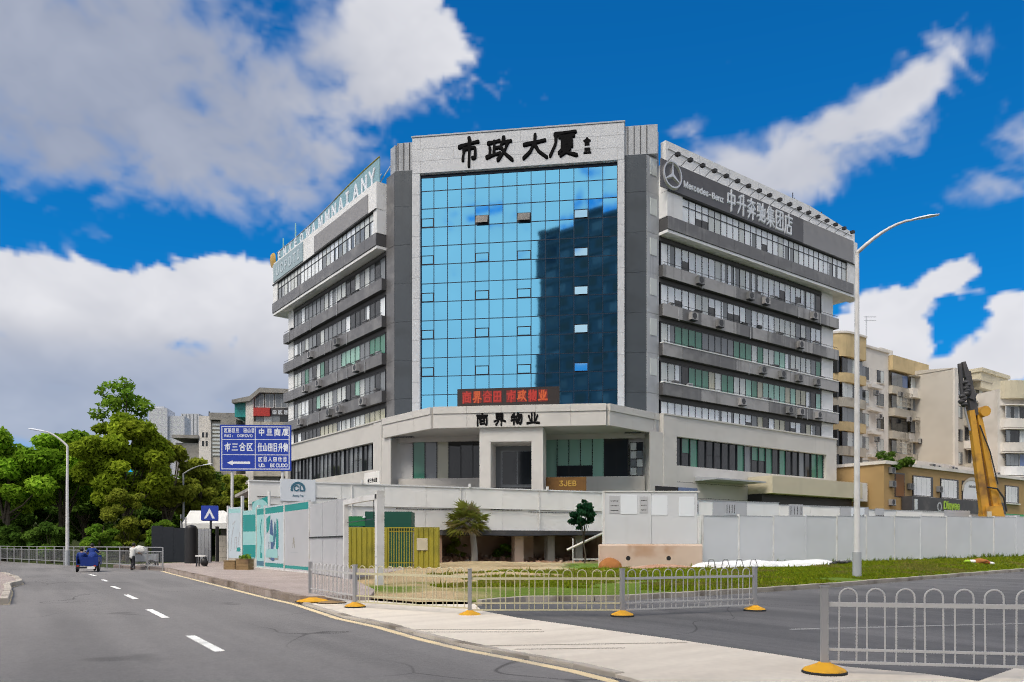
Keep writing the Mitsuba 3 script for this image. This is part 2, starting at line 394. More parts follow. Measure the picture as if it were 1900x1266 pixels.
# ------------------------------------------------------------------ lettering: brush strokes
STROKES = {
    '市': [[(52, 100), (57, 88)], [(4, 70), (50, 80), (97, 86)], [(26, 60), (23, 40), (20, 20)], [(25, 60), (60, 64), (82, 64), (82, 40), (80, 24), (68, 26)], [(53, 84), (52, 40), (50, -4)]],
    '政': [[(5, 80), (50, 88)], [(28, 86), (27, 30)], [(28, 57), (46, 60)], [(10, 58), (10, 28)], [(-2, 20), (26, 28), (52, 34)], [(68, 100), (62, 76), (52, 58)], [(60, 78), (98, 84)], [(86, 82), (72, 44), (44, 6)], [(58, 58), (76, 28), (104, 2)]],
    '大': [[(3, 62), (50, 68), (96, 76)], [(52, 102), (48, 66), (30, 30), (0, 2)], [(50, 60), (68, 28), (104, 0)]],
    '厦': [[(18, 92), (60, 97), (100, 99)], [(22, 92), (19, 50), (-2, 2)], [(36, 80), (92, 83)], [(48, 70), (47, 36)], [(46, 70), (84, 72), (84, 38)], [(47, 60), (83, 61)], [(47, 49), (83, 50)], [(47, 38), (84, 39)], [(52, 34), (34, 12)], [(48, 26), (80, 28), (40, 0)], [(52, 20), (74, 8), (104, -2)]],
    '商': [[(50, 102), (50, 88)], [(4, 84), (96, 84)], [(32, 80), (38, 70)], [(68, 80), (62, 70)], [(9, 66), (9, -6)], [(9, 66), (91, 66), (91, 2), (80, 2)], [(40, 62), (28, 46)], [(60, 62), (72, 46)], [(32, 36), (32, 10), (68, 10), (68, 36), (32, 36)]],
    '界': [[(22, 98), (78, 98), (78, 56), (22, 56), (22, 98)], [(22, 77), (78, 77)], [(50, 98), (50, 54)], [(50, 54), (28, 38), (2, 28)], [(50, 54), (72, 38), (100, 28)], [(36, 34), (32, 14), (18, -2)], [(64, 36), (64, -4)]],
    '物': [[(14, 82), (5, 58)], [(4, 66), (44, 70)], [(26, 100), (24, -2)], [(2, 34), (44, 46)], [(62, 100), (54, 76), (44, 60)], [(58, 82), (97, 84), (93, 30), (82, 2), (72, 8)], [(72, 80), (62, 48), (44, 24)], [(84, 80), (74, 40), (52, 8)]],
    '业': [[(38, 94), (38, 14)], [(62, 94), (62, 14)], [(13, 70), (24, 34)], [(87, 76), (75, 36)], [(-2, 6), (50, 12), (102, 8)]],
    '店': [[(52, 104), (56, 92)], [(10, 88), (98, 88)], [(12, 88), (12, 40), (0, -4)], [(56, 84), (56, 42)], [(56, 64), (90, 64)], [(32, 40), (84, 40), (84, 0), (32, 0), (32, 40)]],
    '中': [[(50, 102), (50, -2)], [(12, 78), (88, 78), (88, 38), (12, 38), (12, 78)]],
    '升': [[(52, 97), (20, 84)], [(38, 88), (36, 40), (10, 2)], [(2, 52), (98, 52)], [(72, 100), (72, -2)]],
    '奔': [[(10, 86), (90, 86)], [(50, 102), (44, 76), (6, 54)], [(54, 82), (94, 54)], [(22, 48), (78, 48)], [(50, 60), (50, 34)], [(6, 30), (94, 30)], [(34, 44), (30, 20), (12, -2)], [(68, 44), (68, -2)]],
    '驰': [[(8, 92), (36, 92), (32, 56), (42, 56), (38, 10), (28, 8)], [(12, 78), (10, 54), (40, 54)], [(2, 26), (30, 34)], [(48, 60), (98, 74), (94, 34), (84, 36)], [(72, 100), (72, 26)], [(56, 82), (56, 10), (94, 6), (99, 22)]],
    '集': [[(34, 102), (8, 64)], [(22, 84), (22, 40)], [(24, 86), (88, 86)], [(24, 72), (80, 72)], [(24, 58), (80, 58)], [(24, 44), (92, 44)], [(54, 98), (54, 44)], [(2, 30), (98, 30)], [(50, 42), (50, -2)], [(48, 28), (8, 4)], [(52, 28), (94, 4)]],
    '团': [[(8, 98), (8, 2), (92, 2), (92, 98), (8, 98)], [(24, 68), (76, 68)], [(58, 88), (58, 20), (48, 22)], [(56, 62), (24, 30)]],
    '三': [[(12, 88), (88, 88)], [(20, 52), (80, 52)], [(4, 10), (96, 10)]],
    '旦': [[(24, 96), (76, 96), (76, 36), (24, 36), (24, 96)], [(24, 66), (76, 66)], [(4, 6), (96, 6)]],
    '田': [[(10, 92), (90, 92), (90, 6), (10, 6), (10, 92)], [(50, 92), (50, 6)], [(10, 50), (90, 50)]],
    '山': [[(50, 98), (50, 8)], [(10, 66), (10, 8), (90, 8), (90, 66)]],
    '仕': [[(30, 100), (6, 52)], [(22, 78), (22, 0)], [(46, 62), (100, 62)], [(72, 98), (72, 6)], [(50, 6), (96, 6)]],
    '目': [[(20, 98), (80, 98), (80, 2), (20, 2), (20, 98)], [(20, 66), (80, 66)], [(20, 34), (80, 34)]],
    '人': [[(50, 98), (44, 50), (4, 2)], [(48, 58), (70, 24), (98, 2)]],
    '合': [[(50, 100), (26, 74), (2, 62)], [(50, 100), (74, 74), (98, 62)], [(32, 60), (68, 60)], [(22, 42), (78, 42), (78, 4), (22, 4), (22, 42)]],
    '皿': [[(14, 86), (14, 12)], [(14, 86), (86, 86), (86, 12)], [(38, 86), (38, 12)], [(62, 86), (62, 12)], [(0, 8), (100, 8)]],
    '区': [[(96, 94), (8, 94), (8, 4), (98, 4)], [(76, 80), (26, 22)], [(30, 76), (80, 22)]],
}


def glyph(ch, w, h, pen, brush=False, slant=0.0):
    """one character as a flat shape, w x h metres, its lower left corner at the origin"""
    out, r = [], random.Random(ord(ch[0]))
    for st in STROKES[ch]:
        pts = np.array(st, float)
        pts = np.stack([pts[:, 0] / 100 * w + slant * pts[:, 1] / 100 * w, pts[:, 1] / 100 * h], 1)
        if brush:                                     # thick where the brush lands, thin where it leaves
            ln = LineString(pts)
            n = max(4, int(ln.length / pen * 2))
            t = np.linspace(0, 1, n)
            wd = pen * (.62 + .45 * np.exp(-((t - .05) / .2) ** 2) + .30 * np.exp(-((t - .95) / .25) ** 2) + .12 * np.sin(t * 5 + r.random() * 6))
            cs = [Point(*ln.interpolate(a, True).coords[0]).buffer(b / 2, 5) for a, b in zip(t, wd)]
            out += [unary_union([a, b]).convex_hull for a, b in zip(cs, cs[1:])]
        else:
            out.append(LineString(pts).buffer(pen / 2, cap_style=3, join_style=2))
    return unary_union(out).simplify(pen * .04)


def letters(text, height, fr, u, n, z, depth=.03, bold=True):
    m = meshkit.text_mesh(text, height, depth, bold)
    m.apply_transform(fr.mat(u, n, z))
    return m


# ------------------------------------------------------------------ the office building
R0, E_ = np.array([12.41, 66.0]), np.array([.99, -.141]) / np.hypot(.99, .141)
L0 = R0 - 23.8 * E_
rot = lambda d, a: np.array([d[0] * math.cos(a) - d[1] * math.sin(a), d[0] * math.sin(a) + d[1] * math.cos(a)])
FF, FR = Fr(L0, E_), Fr(R0, rot(E_, math.pi / 4))
dl = rot(E_, 3 * math.pi / 4)
FL = Fr(L0, dl, [-dl[1], dl[0]])
FLT = Fr(FL.p(25.6, 0, 0)[:2], -dl)                 # the left wing read from its far end, for lettering
B = thing('office_building', 'nine storey office building with a blue glass corner front between two grey banded wings', 'office building')


def bpart(name, mb, m, label=None, **kw):
    return part(B, name, mb, m, label, **kw)


# bodies behind the facades
core = [FR.p(-.2, -.4, 0)[:2], FR.p(26.4, -.35, 0)[:2], FR.p(26.4, -14, 0)[:2], FR.p(4, -20, 0)[:2], FL.p(4, -20, 0)[:2], FL.p(23.2, -14, 0)[:2], FL.p(23.2, -.35, 0)[:2], FL.p(-.2, -.4, 0)[:2], FF.p(1.2, -.45, 0)[:2], FF.p(22.6, -.45, 0)[:2]]
bpart('wall', MB().prism(core, 0, 33.6), 'm_bright')
bpart('upper_core', MB().box(FF, 1.2, 22.6, -.45, .5, 11.0, 34.0), 'm_lintel')
bpart('roof', MB().prism(Polygon(core).buffer(-.3), 33.6, 33.9), 'm_concretegrey')
bpart('stair_tower', MB().box(FR, 26.4, 28.4, -9, -3.2, 0, 33.0), 'm_bright')
for z in (14.6, 17.9, 21.2, 24.6):
    bpart('stair_window', MB().box(FR, 26.5, 27.6, -3.22, -3.1, z, z + 1.3), 'm_pane_grey')
# dark piers at either side of the blue glass, built of panels
for s, (u0, u1) in enumerate(((1.07, 2.72), (20.9, 22.73))):
    for i, z in enumerate(np.arange(10.9, 34.0, 3.35)):
        z1 = min(z + 3.33, 34.1)
        bpart('pier_panel', MB().box(FF, u0, u1, .55, .98 + .012 * ((i + s) % 2), z, z1), 'm_pier')
    bpart('roof_box', MB().box(FF, u0 - (.1 if s else -.2), u1 + (.9 if s else 0), -.6, .93, 34.12, 36.55), 'm_metal', 'pale metal box on top of a grey pier')
    for k in range(4):
        bpart('roof_box_rib', MB().box(FF, u0 + .25 + k * .52, u0 + .31 + k * .52, .93, 1.0, 34.2, 36.5), 'm_lintel')
    f, sgn = (FL, 1) if s == 0 else (FR, 1)
    bpart('roof_box', MB().box(f, -1.45, .05 if s else -.6, -2.4, -.12, 34.05, 36.4), 'm_metal')
    if s:
        bpart('louvre', MB().box(f, -1.15, -.25, -.12, -.04, 34.5, 36.2), 'm_pane_grey', 'grey louvred hatch on the roof box')
    # the faces of the piers that turn to the wings
    for i, z in enumerate(np.arange(10.9, 34.0, 3.35)):
        bpart('pier_panel', MB().box(f, -1.45, -.02, -.4, -.02 + .012 * (i % 2), z, min(z + 3.33, 34.0)), 'm_metal' if s else 'm_spandrel')
        if s and i > 0:
            bpart('pier_window', MB().box(f, -1.1, -.3, -.03, .03, z + 1.5, z + 2.9), 'm_pane_pale')
# white portal of panels round the glass
hz = [33.62, 34.66, 35.7, 36.72]
for r in range(3):
    cuts = [[2.72, 3.5, 8.1, 12.2, 16.3, 20.3, 20.9], [2.72, 6.4, 10.5, 14.6, 18.7, 20.9], [2.72, 3.5, 8.1, 12.2, 16.3, 20.3, 20.9]][r]
    for a, b in zip(cuts, cuts[1:]):
        bpart('header_panel', MB().box(FF, a + .012, b - .012, .5, 1.30, hz[r] + .012, hz[r + 1] - .012), 'm_white')
bpart('header_core', MB().box(FF, 2.76, 20.86, .45, 1.27, 33.66, 36.7), 'm_stone')
bpart('coping', MB().box(FF, 2.66, 20.96, .4, 1.36, 36.74, 36.86), 'm_metal')
for z in np.arange(12.0, 33.6, 1.8):
    z1 = min(z + 1.8, 33.6)
    bpart('jamb_panel', MB().box(FF, 2.72, 3.40, .5, 1.30, z + .01, z1 - .01), 'm_white')
    bpart('jamb_panel', MB().box(FF, 20.34, 20.90, .5, 1.30, z + .01, z1 - .01), 'm_white')
bpart('glass_head', MB().box(FF, 3.4, 20.34, .5, .9, 33.36, 33.62), 'm_navy')
# the blue glass: every pane its own sheet, each a hair out of true
CW = bpart('curtain_wall', MB().box(FF, 3.4, 20.34, .5, .86, 12.6, 33.4), 'm_navy')
cols = [3.44, 4.56] + [4.56 + 1.2115 * k for k in range(1, 14)]
rows = [33.35, 32.2, 30.67, 29.04, 27.43, 25.82, 24.18, 22.58, 20.97, 19.36, 17.73, 16.12, 14.53, 12.95]


def sheet(fr, u0, u1, n, z0, z1, jit, tilt=0.0):
    a, b = rng.gauss(0, jit) * (u1 - u0) / 2, rng.gauss(0, jit) * (z1 - z0) / 2
    q = [(u0, -a, z0, -b), (u1, a, z0, -b), (u1, a, z1, b), (u0, -a, z1, b)]
    front = [fr.p(u, n + x + y + (tilt * (z1 - z) if tilt else 0), z) for u, x, z, y in q]
    back = [fr.p(u, n - .02 + x + y + (tilt * (z1 - z) if tilt else 0), z) for u, x, z, y in q]
    return MB().add(front + back, [[0, 1, 2, 3], [5, 4, 7, 6], [1, 0, 4, 5], [2, 1, 5, 6], [3, 2, 6, 7], [0, 3, 7, 4]])


vent_rows = {2: 1, 4: 1, 6: 1, 8: 1, 10: 1}
for i, (a, b) in enumerate(zip(cols, cols[1:])):
    for j, (z1, z0) in enumerate(zip(rows, rows[1:])):
        if i in (0, 4, 7, 11) and j in vent_rows:
            zm = z0 + .78
            opened = j == 2 and i in (4, 7)
            part(CW, 'glass_pane', sheet(FF, a + .03, b - .03, .91, zm + .04, z1 - .03, .0034), 'm_glassblue')
            part(CW, 'vent_frame', MB().box(FF, a + .03, b - .03, .87, .925, z0 + .03, zm), 'm_frame')
            if opened:
                part(CW, 'vent', sheet(FF, a + .09, b - .09, 1.0, z0 + .06, zm - .02, .001, .42), 'm_frame', 'vent window pushed open')
            else:
                part(CW, 'vent', sheet(FF, a + .08, b - .08, .94, z0 + .08, zm - .05, .004, .03 if i != 11 else .16), 'm_glassblue' if i != 11 else 'm_glasslight')
        else:
            part(CW, 'glass_pane', sheet(FF, a + .03, b - .03, .91, z0 + .03, z1 - .03, .0034), 'm_glassblue')
for a in cols:
    part(CW, 'mullion', MB().box(FF, a - .03, a + .03, .85, .945, 12.7, 33.36), 'm_navy')
for z in rows[1:-1]:
    part(CW, 'transom', MB().box(FF, 3.44, 20.3, .85, .94, z - .03, z + .03), 'm_navy')

PANE = {'w': 'm_pane_white', 'p': 'm_pane_pale', 'g': 'm_pane_grey', 'd': 'm_pane_dark', 'n': 'm_pane_green', 'm': 'm_pane_mint', 'y': 'm_pane_warm'}


def ribbon(fr, u0, u1, n, z0, z1, count, mix, transom=None, dark_top=False):
    """a band of windows: frame, mullions, panes (and the lights above a transom)"""
    f = MB().box(fr, u0 - .06, u1 + .06, n - .16, n - .06, z0 - .04, z1 + .04)
    f.box(fr, u0 - .06, u1 + .06, n - .06, n + .05, z0 - .05, z0 + .05).box(fr, u0 - .06, u1 + .06, n - .06, n + .05, z1 - .05, z1 + .06)
    us = np.linspace(u0, u1, count + 1)
    for k, u in enumerate(us):
        w = .038 if k % 3 == 0 else .022
        f.box(fr, u - w, u + w, n - .06, n + .045, z0, z1)
    if transom:
        f.box(fr, u0, u1, n - .06, n + .045, transom - .03, transom + .03)
    rb = bpart('ribbon_window', f, 'm_frame')
    k, last = 0, None
    for a, b in zip(us, us[1:]):
        c = rng.choice(mix) if last is None or rng.random() < .72 else last
        last = c
        top = transom or z1
        if c == 'w' and rng.random() < .13:
            cut = z0 + (top - z0) * rng.uniform(.3, .65)
            part(rb, 'blind', sheet(fr, a + .03, b - .03, n, cut, top - .02, .003), 'm_pane_white')
            part(rb, 'pane', sheet(fr, a + .03, b - .03, n, z0 + .03, cut, .003), 'm_pane_dark')
        elif c in 'wp' and rng.random() < .22:
            cu = a + (b - a) * rng.choice((.3, .6))
            part(rb, 'blind', sheet(fr, a + .03, cu, n, z0 + .03, top - .02, .003), 'm_pane_white')
            part(rb, 'pane', sheet(fr, cu, b - .03, n, z0 + .03, top - .02, .003), 'm_pane_grey')
        else:
            part(rb, 'pane', sheet(fr, a + .03, b - .03, n, z0 + .03, top - .02, .004), PANE[c])
        if transom:
            part(rb, 'top_light', sheet(fr, a + .03, b - .03, n, transom + .03, z1 - .02, .004), PANE[c if c in 'wp' else 'p'])
    return rb


def spandrel(fr, u0, u1, n1, z0, z1, step, dark, pale=False):
    sp = bpart('spandrel', MB().box(fr, u0 + .03, u1 - .03, -.3, n1 - .03, z0 + .02, z1 - .02), 'm_lintel')
    us = np.arange(u0, u1 + .1, step)
    us = np.append(us[us < u1 - .6], u1)
    for a, b in zip(us, us[1:]):
        m = 'm_spandrel_pale' if pale and rng.random() < .62 else 'm_spandrel'
        part(sp, 'panel', MB().box(fr, a + .012, b - .012, n1 - .05, n1 + rng.uniform(0, .012), z0, z1), m)
    part(sp, 'end_panel', MB().box(fr, u1, u1 + .04, -.3, n1, z0, z1), 'm_spandrel')
    return sp


zb = [24.08, 20.80, 17.48, 14.16]
mixR = ['wwwwwwpd', 'wwwwpwpg', 'npgmpgnp', 'ymmnyppd', 'wwwwydwg']
mixL = ['gpgpdwgp', 'pgwpdgpg', 'mgnmgpdn', 'gpdmpgwp', 'gydpgwdp']
for fr, ue, we, cnt, mx, st in ((FR, 26.5, 24.3, 27, mixR, 2.45), (FL, 23.3, 21.7, 21, mixL, 2.3)):
    right = fr is FR
    for k in range(5):
        ztop = 27.6 if k == 0 else zb[k - 1]
        zs = zb[k] + 1.02 if k < 4 else 12.5
        ribbon(fr, .25, we, -.08, zs + .06, ztop - .42, cnt, mx[k])
        bpart('lintel', MB().box(fr, -.02, we + .06, -.3, .02, ztop - .37, ztop - .02), 'm_lintel')
        bpart('end_wall', MB().box(fr, we + .07, ue, -.3, .0, zs, ztop), 'm_bright')
        if k < 4:
            zr = zb[k] + 1.26
            part(bpart('ledge_rail', MB().tube([fr.p(.1, .40, zr), fr.p(ue + .2, .40, zr)], .022, 5), 'm_frame'), 'baluster',
                 [MB().tube([fr.p(u, .40, zb[k] + 1.0), fr.p(u, .40, zr)], .014, 4) for u in (.2,)][0], 'm_frame')
            for j in range(9):
                u = rng.uniform(.6, ue - 1.2)
                w_, h_ = rng.uniform(.25, .9), rng.uniform(.15, .34)
                bpart('ledge_box', MB().box(fr, u, u + w_, .05, .36, zb[k] + 1.12, zb[k] + 1.12 + h_), rng.choice(('m_acgrey', 'm_pane_dark', 'm_metal', 'm_spandrel')))
            for j in range(3):
                u = rng.uniform(1, ue - 1)
                bpart('drain_pipe', MB().tube([fr.p(u, .50, zb[k] + .9), fr.p(u, .50, zb[k] - .15)], .03, 5), 'm_metal')
            spandrel(fr, -.02, ue + .3, .46, zb[k], zb[k] + 1.03, st, k, right)
            if right and k in (2, 3):
                bpart('sill', MB().box(fr, -.02, ue + .3, .1, .52, zb[k] + 1.034, zb[k] + 1.11), 'm_bright')
# the jutting top storey of each wing
for fr, ue, w0, w1, cnt, mx in ((FR, 29.5, 1.95, 27.6, 30, 'wwwwwpwp'), (FL, 25.6, .7, 24.2, 25, 'pwpgpwgp')):
    right = fr is FR
    bpart('soffit', MB().box(fr, -.02, ue, -.3, .95, 27.62, 27.86), 'm_bright')
    bpart('overhang', MB().box(fr, 23.4 if not right else 26.45, ue, -12, -.3, 27.6, 33.6), 'm_bright')
    spandrel(fr, -.02, ue - (.8 if right else .0), 1.02, 27.9, 28.98, 2.2, 9)
    bpart('storey_wall', MB().box(fr, -.02, w0 - .06, -.3, .93, 28.99, 31.1), 'm_bright')
    bpart('storey_wall', MB().box(fr, w1 + .06, ue, -.3, .93, 27.9 if right else 28.99, 31.1), 'm_bright')
    ribbon(fr, w0, w1, .80, 29.03, 31.03, cnt, mx, 30.35)
    bpart('attic_wall', MB().box(fr, -.02, ue, -.3, .96, 31.12, 33.5), 'm_bright')
    bpart('drip', MB().box(fr, -.02, ue, .3, 1.05, 31.06, 31.115), 'm_lintel')
# right attic: dark signboard, pale tail, raked parapet
bpart('parapet', MB().add([FR.p(u, n, z) for u in (-.02, 21.0, 29.4) for n, z in ((.2, 33.5), (.75, 33.5), (.75, 35.35 if u < 25 else 34.5), (.2, 35.35 if u < 25 else 34.5))],
                          [[0, 1, 2, 3], [8, 11, 10, 9]] + [[4 * j + a, 4 * j + 4 + a, 4 * j + 4 + b, 4 * j + b] for j in (0, 1) for a, b in ((0, 3), (3, 2), (2, 1), (1, 0))]), 'm_bright')
for u in (4.2, 8.4, 12.6, 16.8, 21.0):
    bpart('parapet_joint', MB().box(FR, u, u + .05, .7, .765, 33.6, 35.3), 'm_metal')
bpart('parapet_rail', MB().tube([FR.p(.2, .8, 34.7), FR.p(28.8, .8, 34.15)], .035, 5), 'm_metal')
# rounded outer corner of the right attic
cv = [FR.p(29.4 + .9 * math.sin(t), -.3 + 1.26 * math.cos(t), 0)[:2] for t in np.linspace(0, math.pi / 2, 7)] + [FR.p(29.4, -.3, 0)[:2]]
bpart('rounded_corner', MB().prism(cv, 27.62, 33.5), 'm_bright', smooth=40)

# podium
for fr, ue, w1, n1 in ((FR, 26.6, 24.7, .34), (FL, 23.4, 22.6, .34)):
    right = fr is FR
    u0 = 1.75
    bpart('podium_wall', MB().box(fr, u0, ue, -.3, n1, 10.8, 12.5), 'm_stone')
    bpart('podium_wall', MB().box(fr, u0, ue, -.3, n1, 0, 8.33), 'm_stone')
    bpart('podium_wall', MB().box(fr, w1, ue, -.3, n1 - .004, 8.33, 10.8), 'm_stone')
    bpart('podium_pier', MB().box(fr, .1, u0, -.3, n1 + .06, 0, 12.48), 'm_stone')
    bpart('podium_coping', MB().box(fr, .1, ue + .1, -.2, n1 + .12, 12.5, 12.62), 'm_stone')
    for z in (5.6, 6.9):
        bpart('podium_groove', MB().box(fr, u0 + .1, ue - .1, n1 - .01, n1 + .006, z, z + .035), 'm_lintel')
    f = MB().box(fr, u0, w1, -.28, -.16, 8.35, 10.78)
    for k, u in enumerate(np.linspace(u0, w1, 22)):
        f.box(fr, u - .035, u + .035, -.16, .02, 8.35, 10.78)
    pw = bpart('podium_window', f, 'm_frame')
    for a, b in zip(np.linspace(u0, w1, 22), np.linspace(u0, w1, 22)[1:]):
        c = rng.choice(['m_pane_dark', 'm_pane_grey', 'm_pane_dark', 'm_pane_green' if right else 'm_pane_grey'])
        if rng.random() < .3:
            part(pw, 'lower_light', sheet(fr, a + .035, b - .035, -.10, 8.36, 9.5, .004), rng.choice(['m_pane_dark', 'm_pane_grey', 'm_pane_pale']))
            part(pw, 'podium_pane', sheet(fr, a + .035, b - .035, -.10, 9.54, 10.77, .004), c)
        else:
            part(pw, 'podium_pane', sheet(fr, a + .035, b - .035, -.10, 8.36, 10.77, .004), c)
# the porch: a many-sided fascia carried round the corner
bay = [np.array(q) for q in ((-11.12, 68.82), (-6.3, 63.1), (7.4, 61.4), (13.8, 67.95))]
bpart('porch_roof', MB().prism([bay[0], bay[1], bay[2], bay[3], FR.p(2, -1, 0)[:2], FL.p(2, -1, 0)[:2]], 10.98, 12.45), 'm_soffit')
for a, b in zip(bay, bay[1:]):
    fb, ln = Fr(a, b - a), np.linalg.norm(b - a)
    k = max(2, round(ln / 2.75))
    for j in range(k):
        u0, u1 = ln * j / k, ln * (j + 1) / k
        bpart('fascia_panel', MB().box(fb, u0 + .012, u1 - .012, -.1, .30, 10.9, 12.02), 'm_stone')
        bpart('fascia_panel', MB().box(fb, u0 + .012, u1 - .012, -.1, .38, 12.04, 12.6), 'm_stone')
FBY = Fr(bay[1], bay[2] - bay[1])
# entrance portal under it
for u0, u1, z0, z1 in ((3.72, 4.62, 3.5, 10.88), (7.9, 8.82, 3.5, 10.88), (4.62, 7.9, 9.78, 10.88)):
    bpart('portal', MB().box(FBY, u0, u1, -3.2, -.02, z0, z1), 'm_stone')
bpart('portal_lining', MB().box(FBY, 4.62, 7.9, -3.2, -3.0, 3.5, 9.78), 'm_pane_grey')
bpart('portal_glass', MB().box(FBY, 5.2, 7.75, -2.98, -2.9, 6.6, 9.3), 'm_pane_dark')
bpart('portal_mullion', MB().box(FBY, 6.4, 6.48, -2.9, -2.84, 6.6, 9.3), 'm_pane_grey')
bpart('portal_rail', MB().box(FBY, 4.62, 7.9, -1.2, -1.1, 6.05, 6.2), 'm_frame')
# shopfronts left and right of the portal
bpart('shop_wall', MB().box(FF, 1.2, 22.6, -.2, .30, 3.0, 7.35), 'm_stone')
bpart('shop_wall', MB().box(FF, 1.2, 22.6, -.2, .28, 10.55, 10.98), 'm_stone')
for u0, u1, cs in ((2.5, 8.9, ['m_pane_green', 'm_pane_grey', 'm_pane_warm', 'm_pane_dark', 'm_pane_dark', 'm_pane_dark']), (14.2, 21.2, ['m_pane_mint', 'm_pane_mint', 'm_pane_mint', 'm_pane_mint', 'm_pane_mint', 'm_pane_dark', 'm_pane_dark'])):
    us = np.linspace(u0, u1, len(cs) + 1)
    f = MB().box(FF, u0, u1, -.2, .05, 7.3, 10.6)
    for u in us:
        f.box(FF, u - .03, u + .03, .05, .2, 7.35, 10.55)
    sw = bpart('shop_window', f, 'm_frame')
    for c, a, b in zip(cs, us, us[1:]):
        if c == 'm_pane_mint' and rng.random() < .5:
            part(sw, 'shop_pane', sheet(FF, a + .03, b - .03, .12, 7.36, 8.3, .004), 'm_pane_dark')
            part(sw, 'shop_pane', sheet(FF, a + .03, b - .03, .12, 8.32, 10.54, .004), c)
        else:
            part(sw, 'shop_pane', sheet(FF, a + .03, b - .03, .12, 7.36, 10.54, .004), c)
gw = bpart('grid_window', MB().box(FF, 21.35, 22.45, .0, .3, 7.35, 10.2), 'm_frame')
for i in range(2):
    for j in range(4):
        part(gw, 'shop_pane', sheet(FF, 21.41 + i * .52, 21.89 + i * .52, .33, 7.42 + j * .7, 8.04 + j * .7, .004), rng.choice(['m_pane_grey', 'm_pane_dark', 'm_pane_pale']))
for f in (FL, FR):
    bpart('porch_side', MB().box(f, -1.5, .1, .3, .36, 3, 10.98), 'm_stone')
# awning and cream canopy along the right wing
bpart('awning', MB().add([FR.p(u, n, z) for u in (4.2, 11.2) for n, z in ((.34, 7.5), (2.6, 7.25), (2.6, 7.12), (.34, 7.1))], [[0, 1, 2, 3], [7, 6, 5, 4], [0, 4, 5, 1], [1, 5, 6, 2], [2, 6, 7, 3], [3, 7, 4, 0]]), 'm_metal', 'grey metal awning')
bpart('canopy_box', MB().box(FR, 11.6, 26.9, .36, 3.0, 6.22, 7.8), 'm_cream', 'cream canopy over the shops')
bpart('canopy_trim', MB().box(FR, 26.9, 28.4, .6, 2.7, 6.0, 7.9), 'm_bright')
bpart('shop_band', MB().box(FR, 11.6, 26.8, .34, 1.9, 5.1, 6.2), 'm_black')
bpart('shop_opening', MB().box(FR, -.9, 4.4, .38, .44, 5.35, 6.45), 'm_black')
bpart('shop_sign', MB().box(FR, 1.9, 4.3, .44, .52, 5.5, 6.45), 'm_pane_blue')
bpart('shop_opening', MB().box(FR, 4.9, 9.2, .36, .42, 4.9, 5.5), 'm_black')

# ------------------------------------------------------------------ signs on the office building
S = thing('brush_lettering', 'four large black brush characters on the white header over the blue glass', 'lettering')
for ch, u, z, w, h in (('市', 6.85, 33.95, 1.75, 2.25), ('政', 9.35, 34.1, 2.05, 1.95), ('大', 12.45, 34.15, 1.9, 1.9), ('厦', 14.75, 34.2, 2.1, 1.95)):
    part(S, 'character', MB().flat(glyph(ch, w, h, .27, True), FF, 1.302, 1.42, u, z), 'm_ink')
S = thing('seal_characters', 'two tiny black characters at the right end of the white header', 'lettering')
part(S, 'character', MB().flat(glyph('合', .5, .55, .12), FF, 1.302, 1.36, 17.55, 35.0), 'm_ink')
part(S, 'character', MB().flat(glyph('皿', .55, .45, .11), FF, 1.302, 1.36, 17.55, 34.3), 'm_ink')
S = thing('fascia_lettering', 'four black brush characters on the grey porch fascia under the red screen', 'lettering')
for ch, u in (('商', 3.55), ('界', 4.95), ('物', 6.32), ('业', 7.62)):
    part(S, 'character', MB().flat(glyph(ch, .9, .86, .145, True), FBY, .302, .37, u, 11.06), 'm_ink')
S = thing('led_screen', 'long black display with red characters at the foot of the blue glass', 'display')
part(S, 'case', MB().box(FF, 6.75, 15.5, .99, 1.5, 13.35, 14.85), 'm_screen')
for k, (u, w, ch, c) in enumerate(((7.2, .78, '商', 'm_red'), (8.12, .74, '界', 'm_redorange'), (8.98, .78, '合', 'm_red'), (9.85, .74, '田', 'm_red'), (11.0, .82, '市', 'm_red'), (11.95, .74, '政', 'm_redorange'), (12.85, .74, '物', 'm_red'), (13.72, .76, '业', 'm_redorange'))):
    part(S, 'lit_field', MB().box(FF, u, u + w, 1.5, 1.515, 13.62, 14.62), 'm_redglow')
    part(S, 'character', MB().flat(glyph(ch, w * .92, .88, .115), FF, 1.516, 1.54, u + w * .04, 13.68), c)
S = thing('dark_signboard', 'long dark grey signboard with a ringed star and white lettering on the right wing', 'sign')
part(S, 'board', MB().box(FR, -.95, 19.4, .97, 1.10, 31.14, 33.45), 'm_banner')
part(S, 'board_tail', MB().box(FR, 19.42, 28.6, .97, 1.08, 31.14, 33.45), 'm_bannergrey', 'pale grey blank end of the signboard')
ring = Point(0, 0).buffer(1.12, 24).difference(Point(0, 0).buffer(1.0, 24))
part(S, 'star_ring', MB().flat(ring, FR, 1.10, 1.24, .35, 32.28), 'm_silver')
star = unary_union([Polygon([(math.cos(t) * 1.02, math.sin(t) * 1.02), (math.cos(t + 1.05) * .13, math.sin(t + 1.05) * .13), (0, 0), (math.cos(t - 1.05) * .13, math.sin(t - 1.05) * .13)]).buffer(.02) for t in (math.pi / 2, math.pi * 7 / 6, math.pi * 11 / 6)])
part(S, 'star', MB().flat(star, FR, 1.10, 1.22, .35, 32.28), 'm_silver')
part(S, 'latin_lettering', letters('Mercedes-Benz', .5, FR, 1.75, 1.105, 31.8, .05), 'm_signwhite')
for k, ch in enumerate('中升奔驰集团店'):
    part(S, 'character', MB().flat(glyph(ch, 1.22, 1.72, .15), FR, 1.102, 1.18, 7.55 + 1.45 * k, 31.42), 'm_signwhite')
S = thing('blank_banner', 'blank light grey banner hanging above the left wing\'s top windows', 'banner')
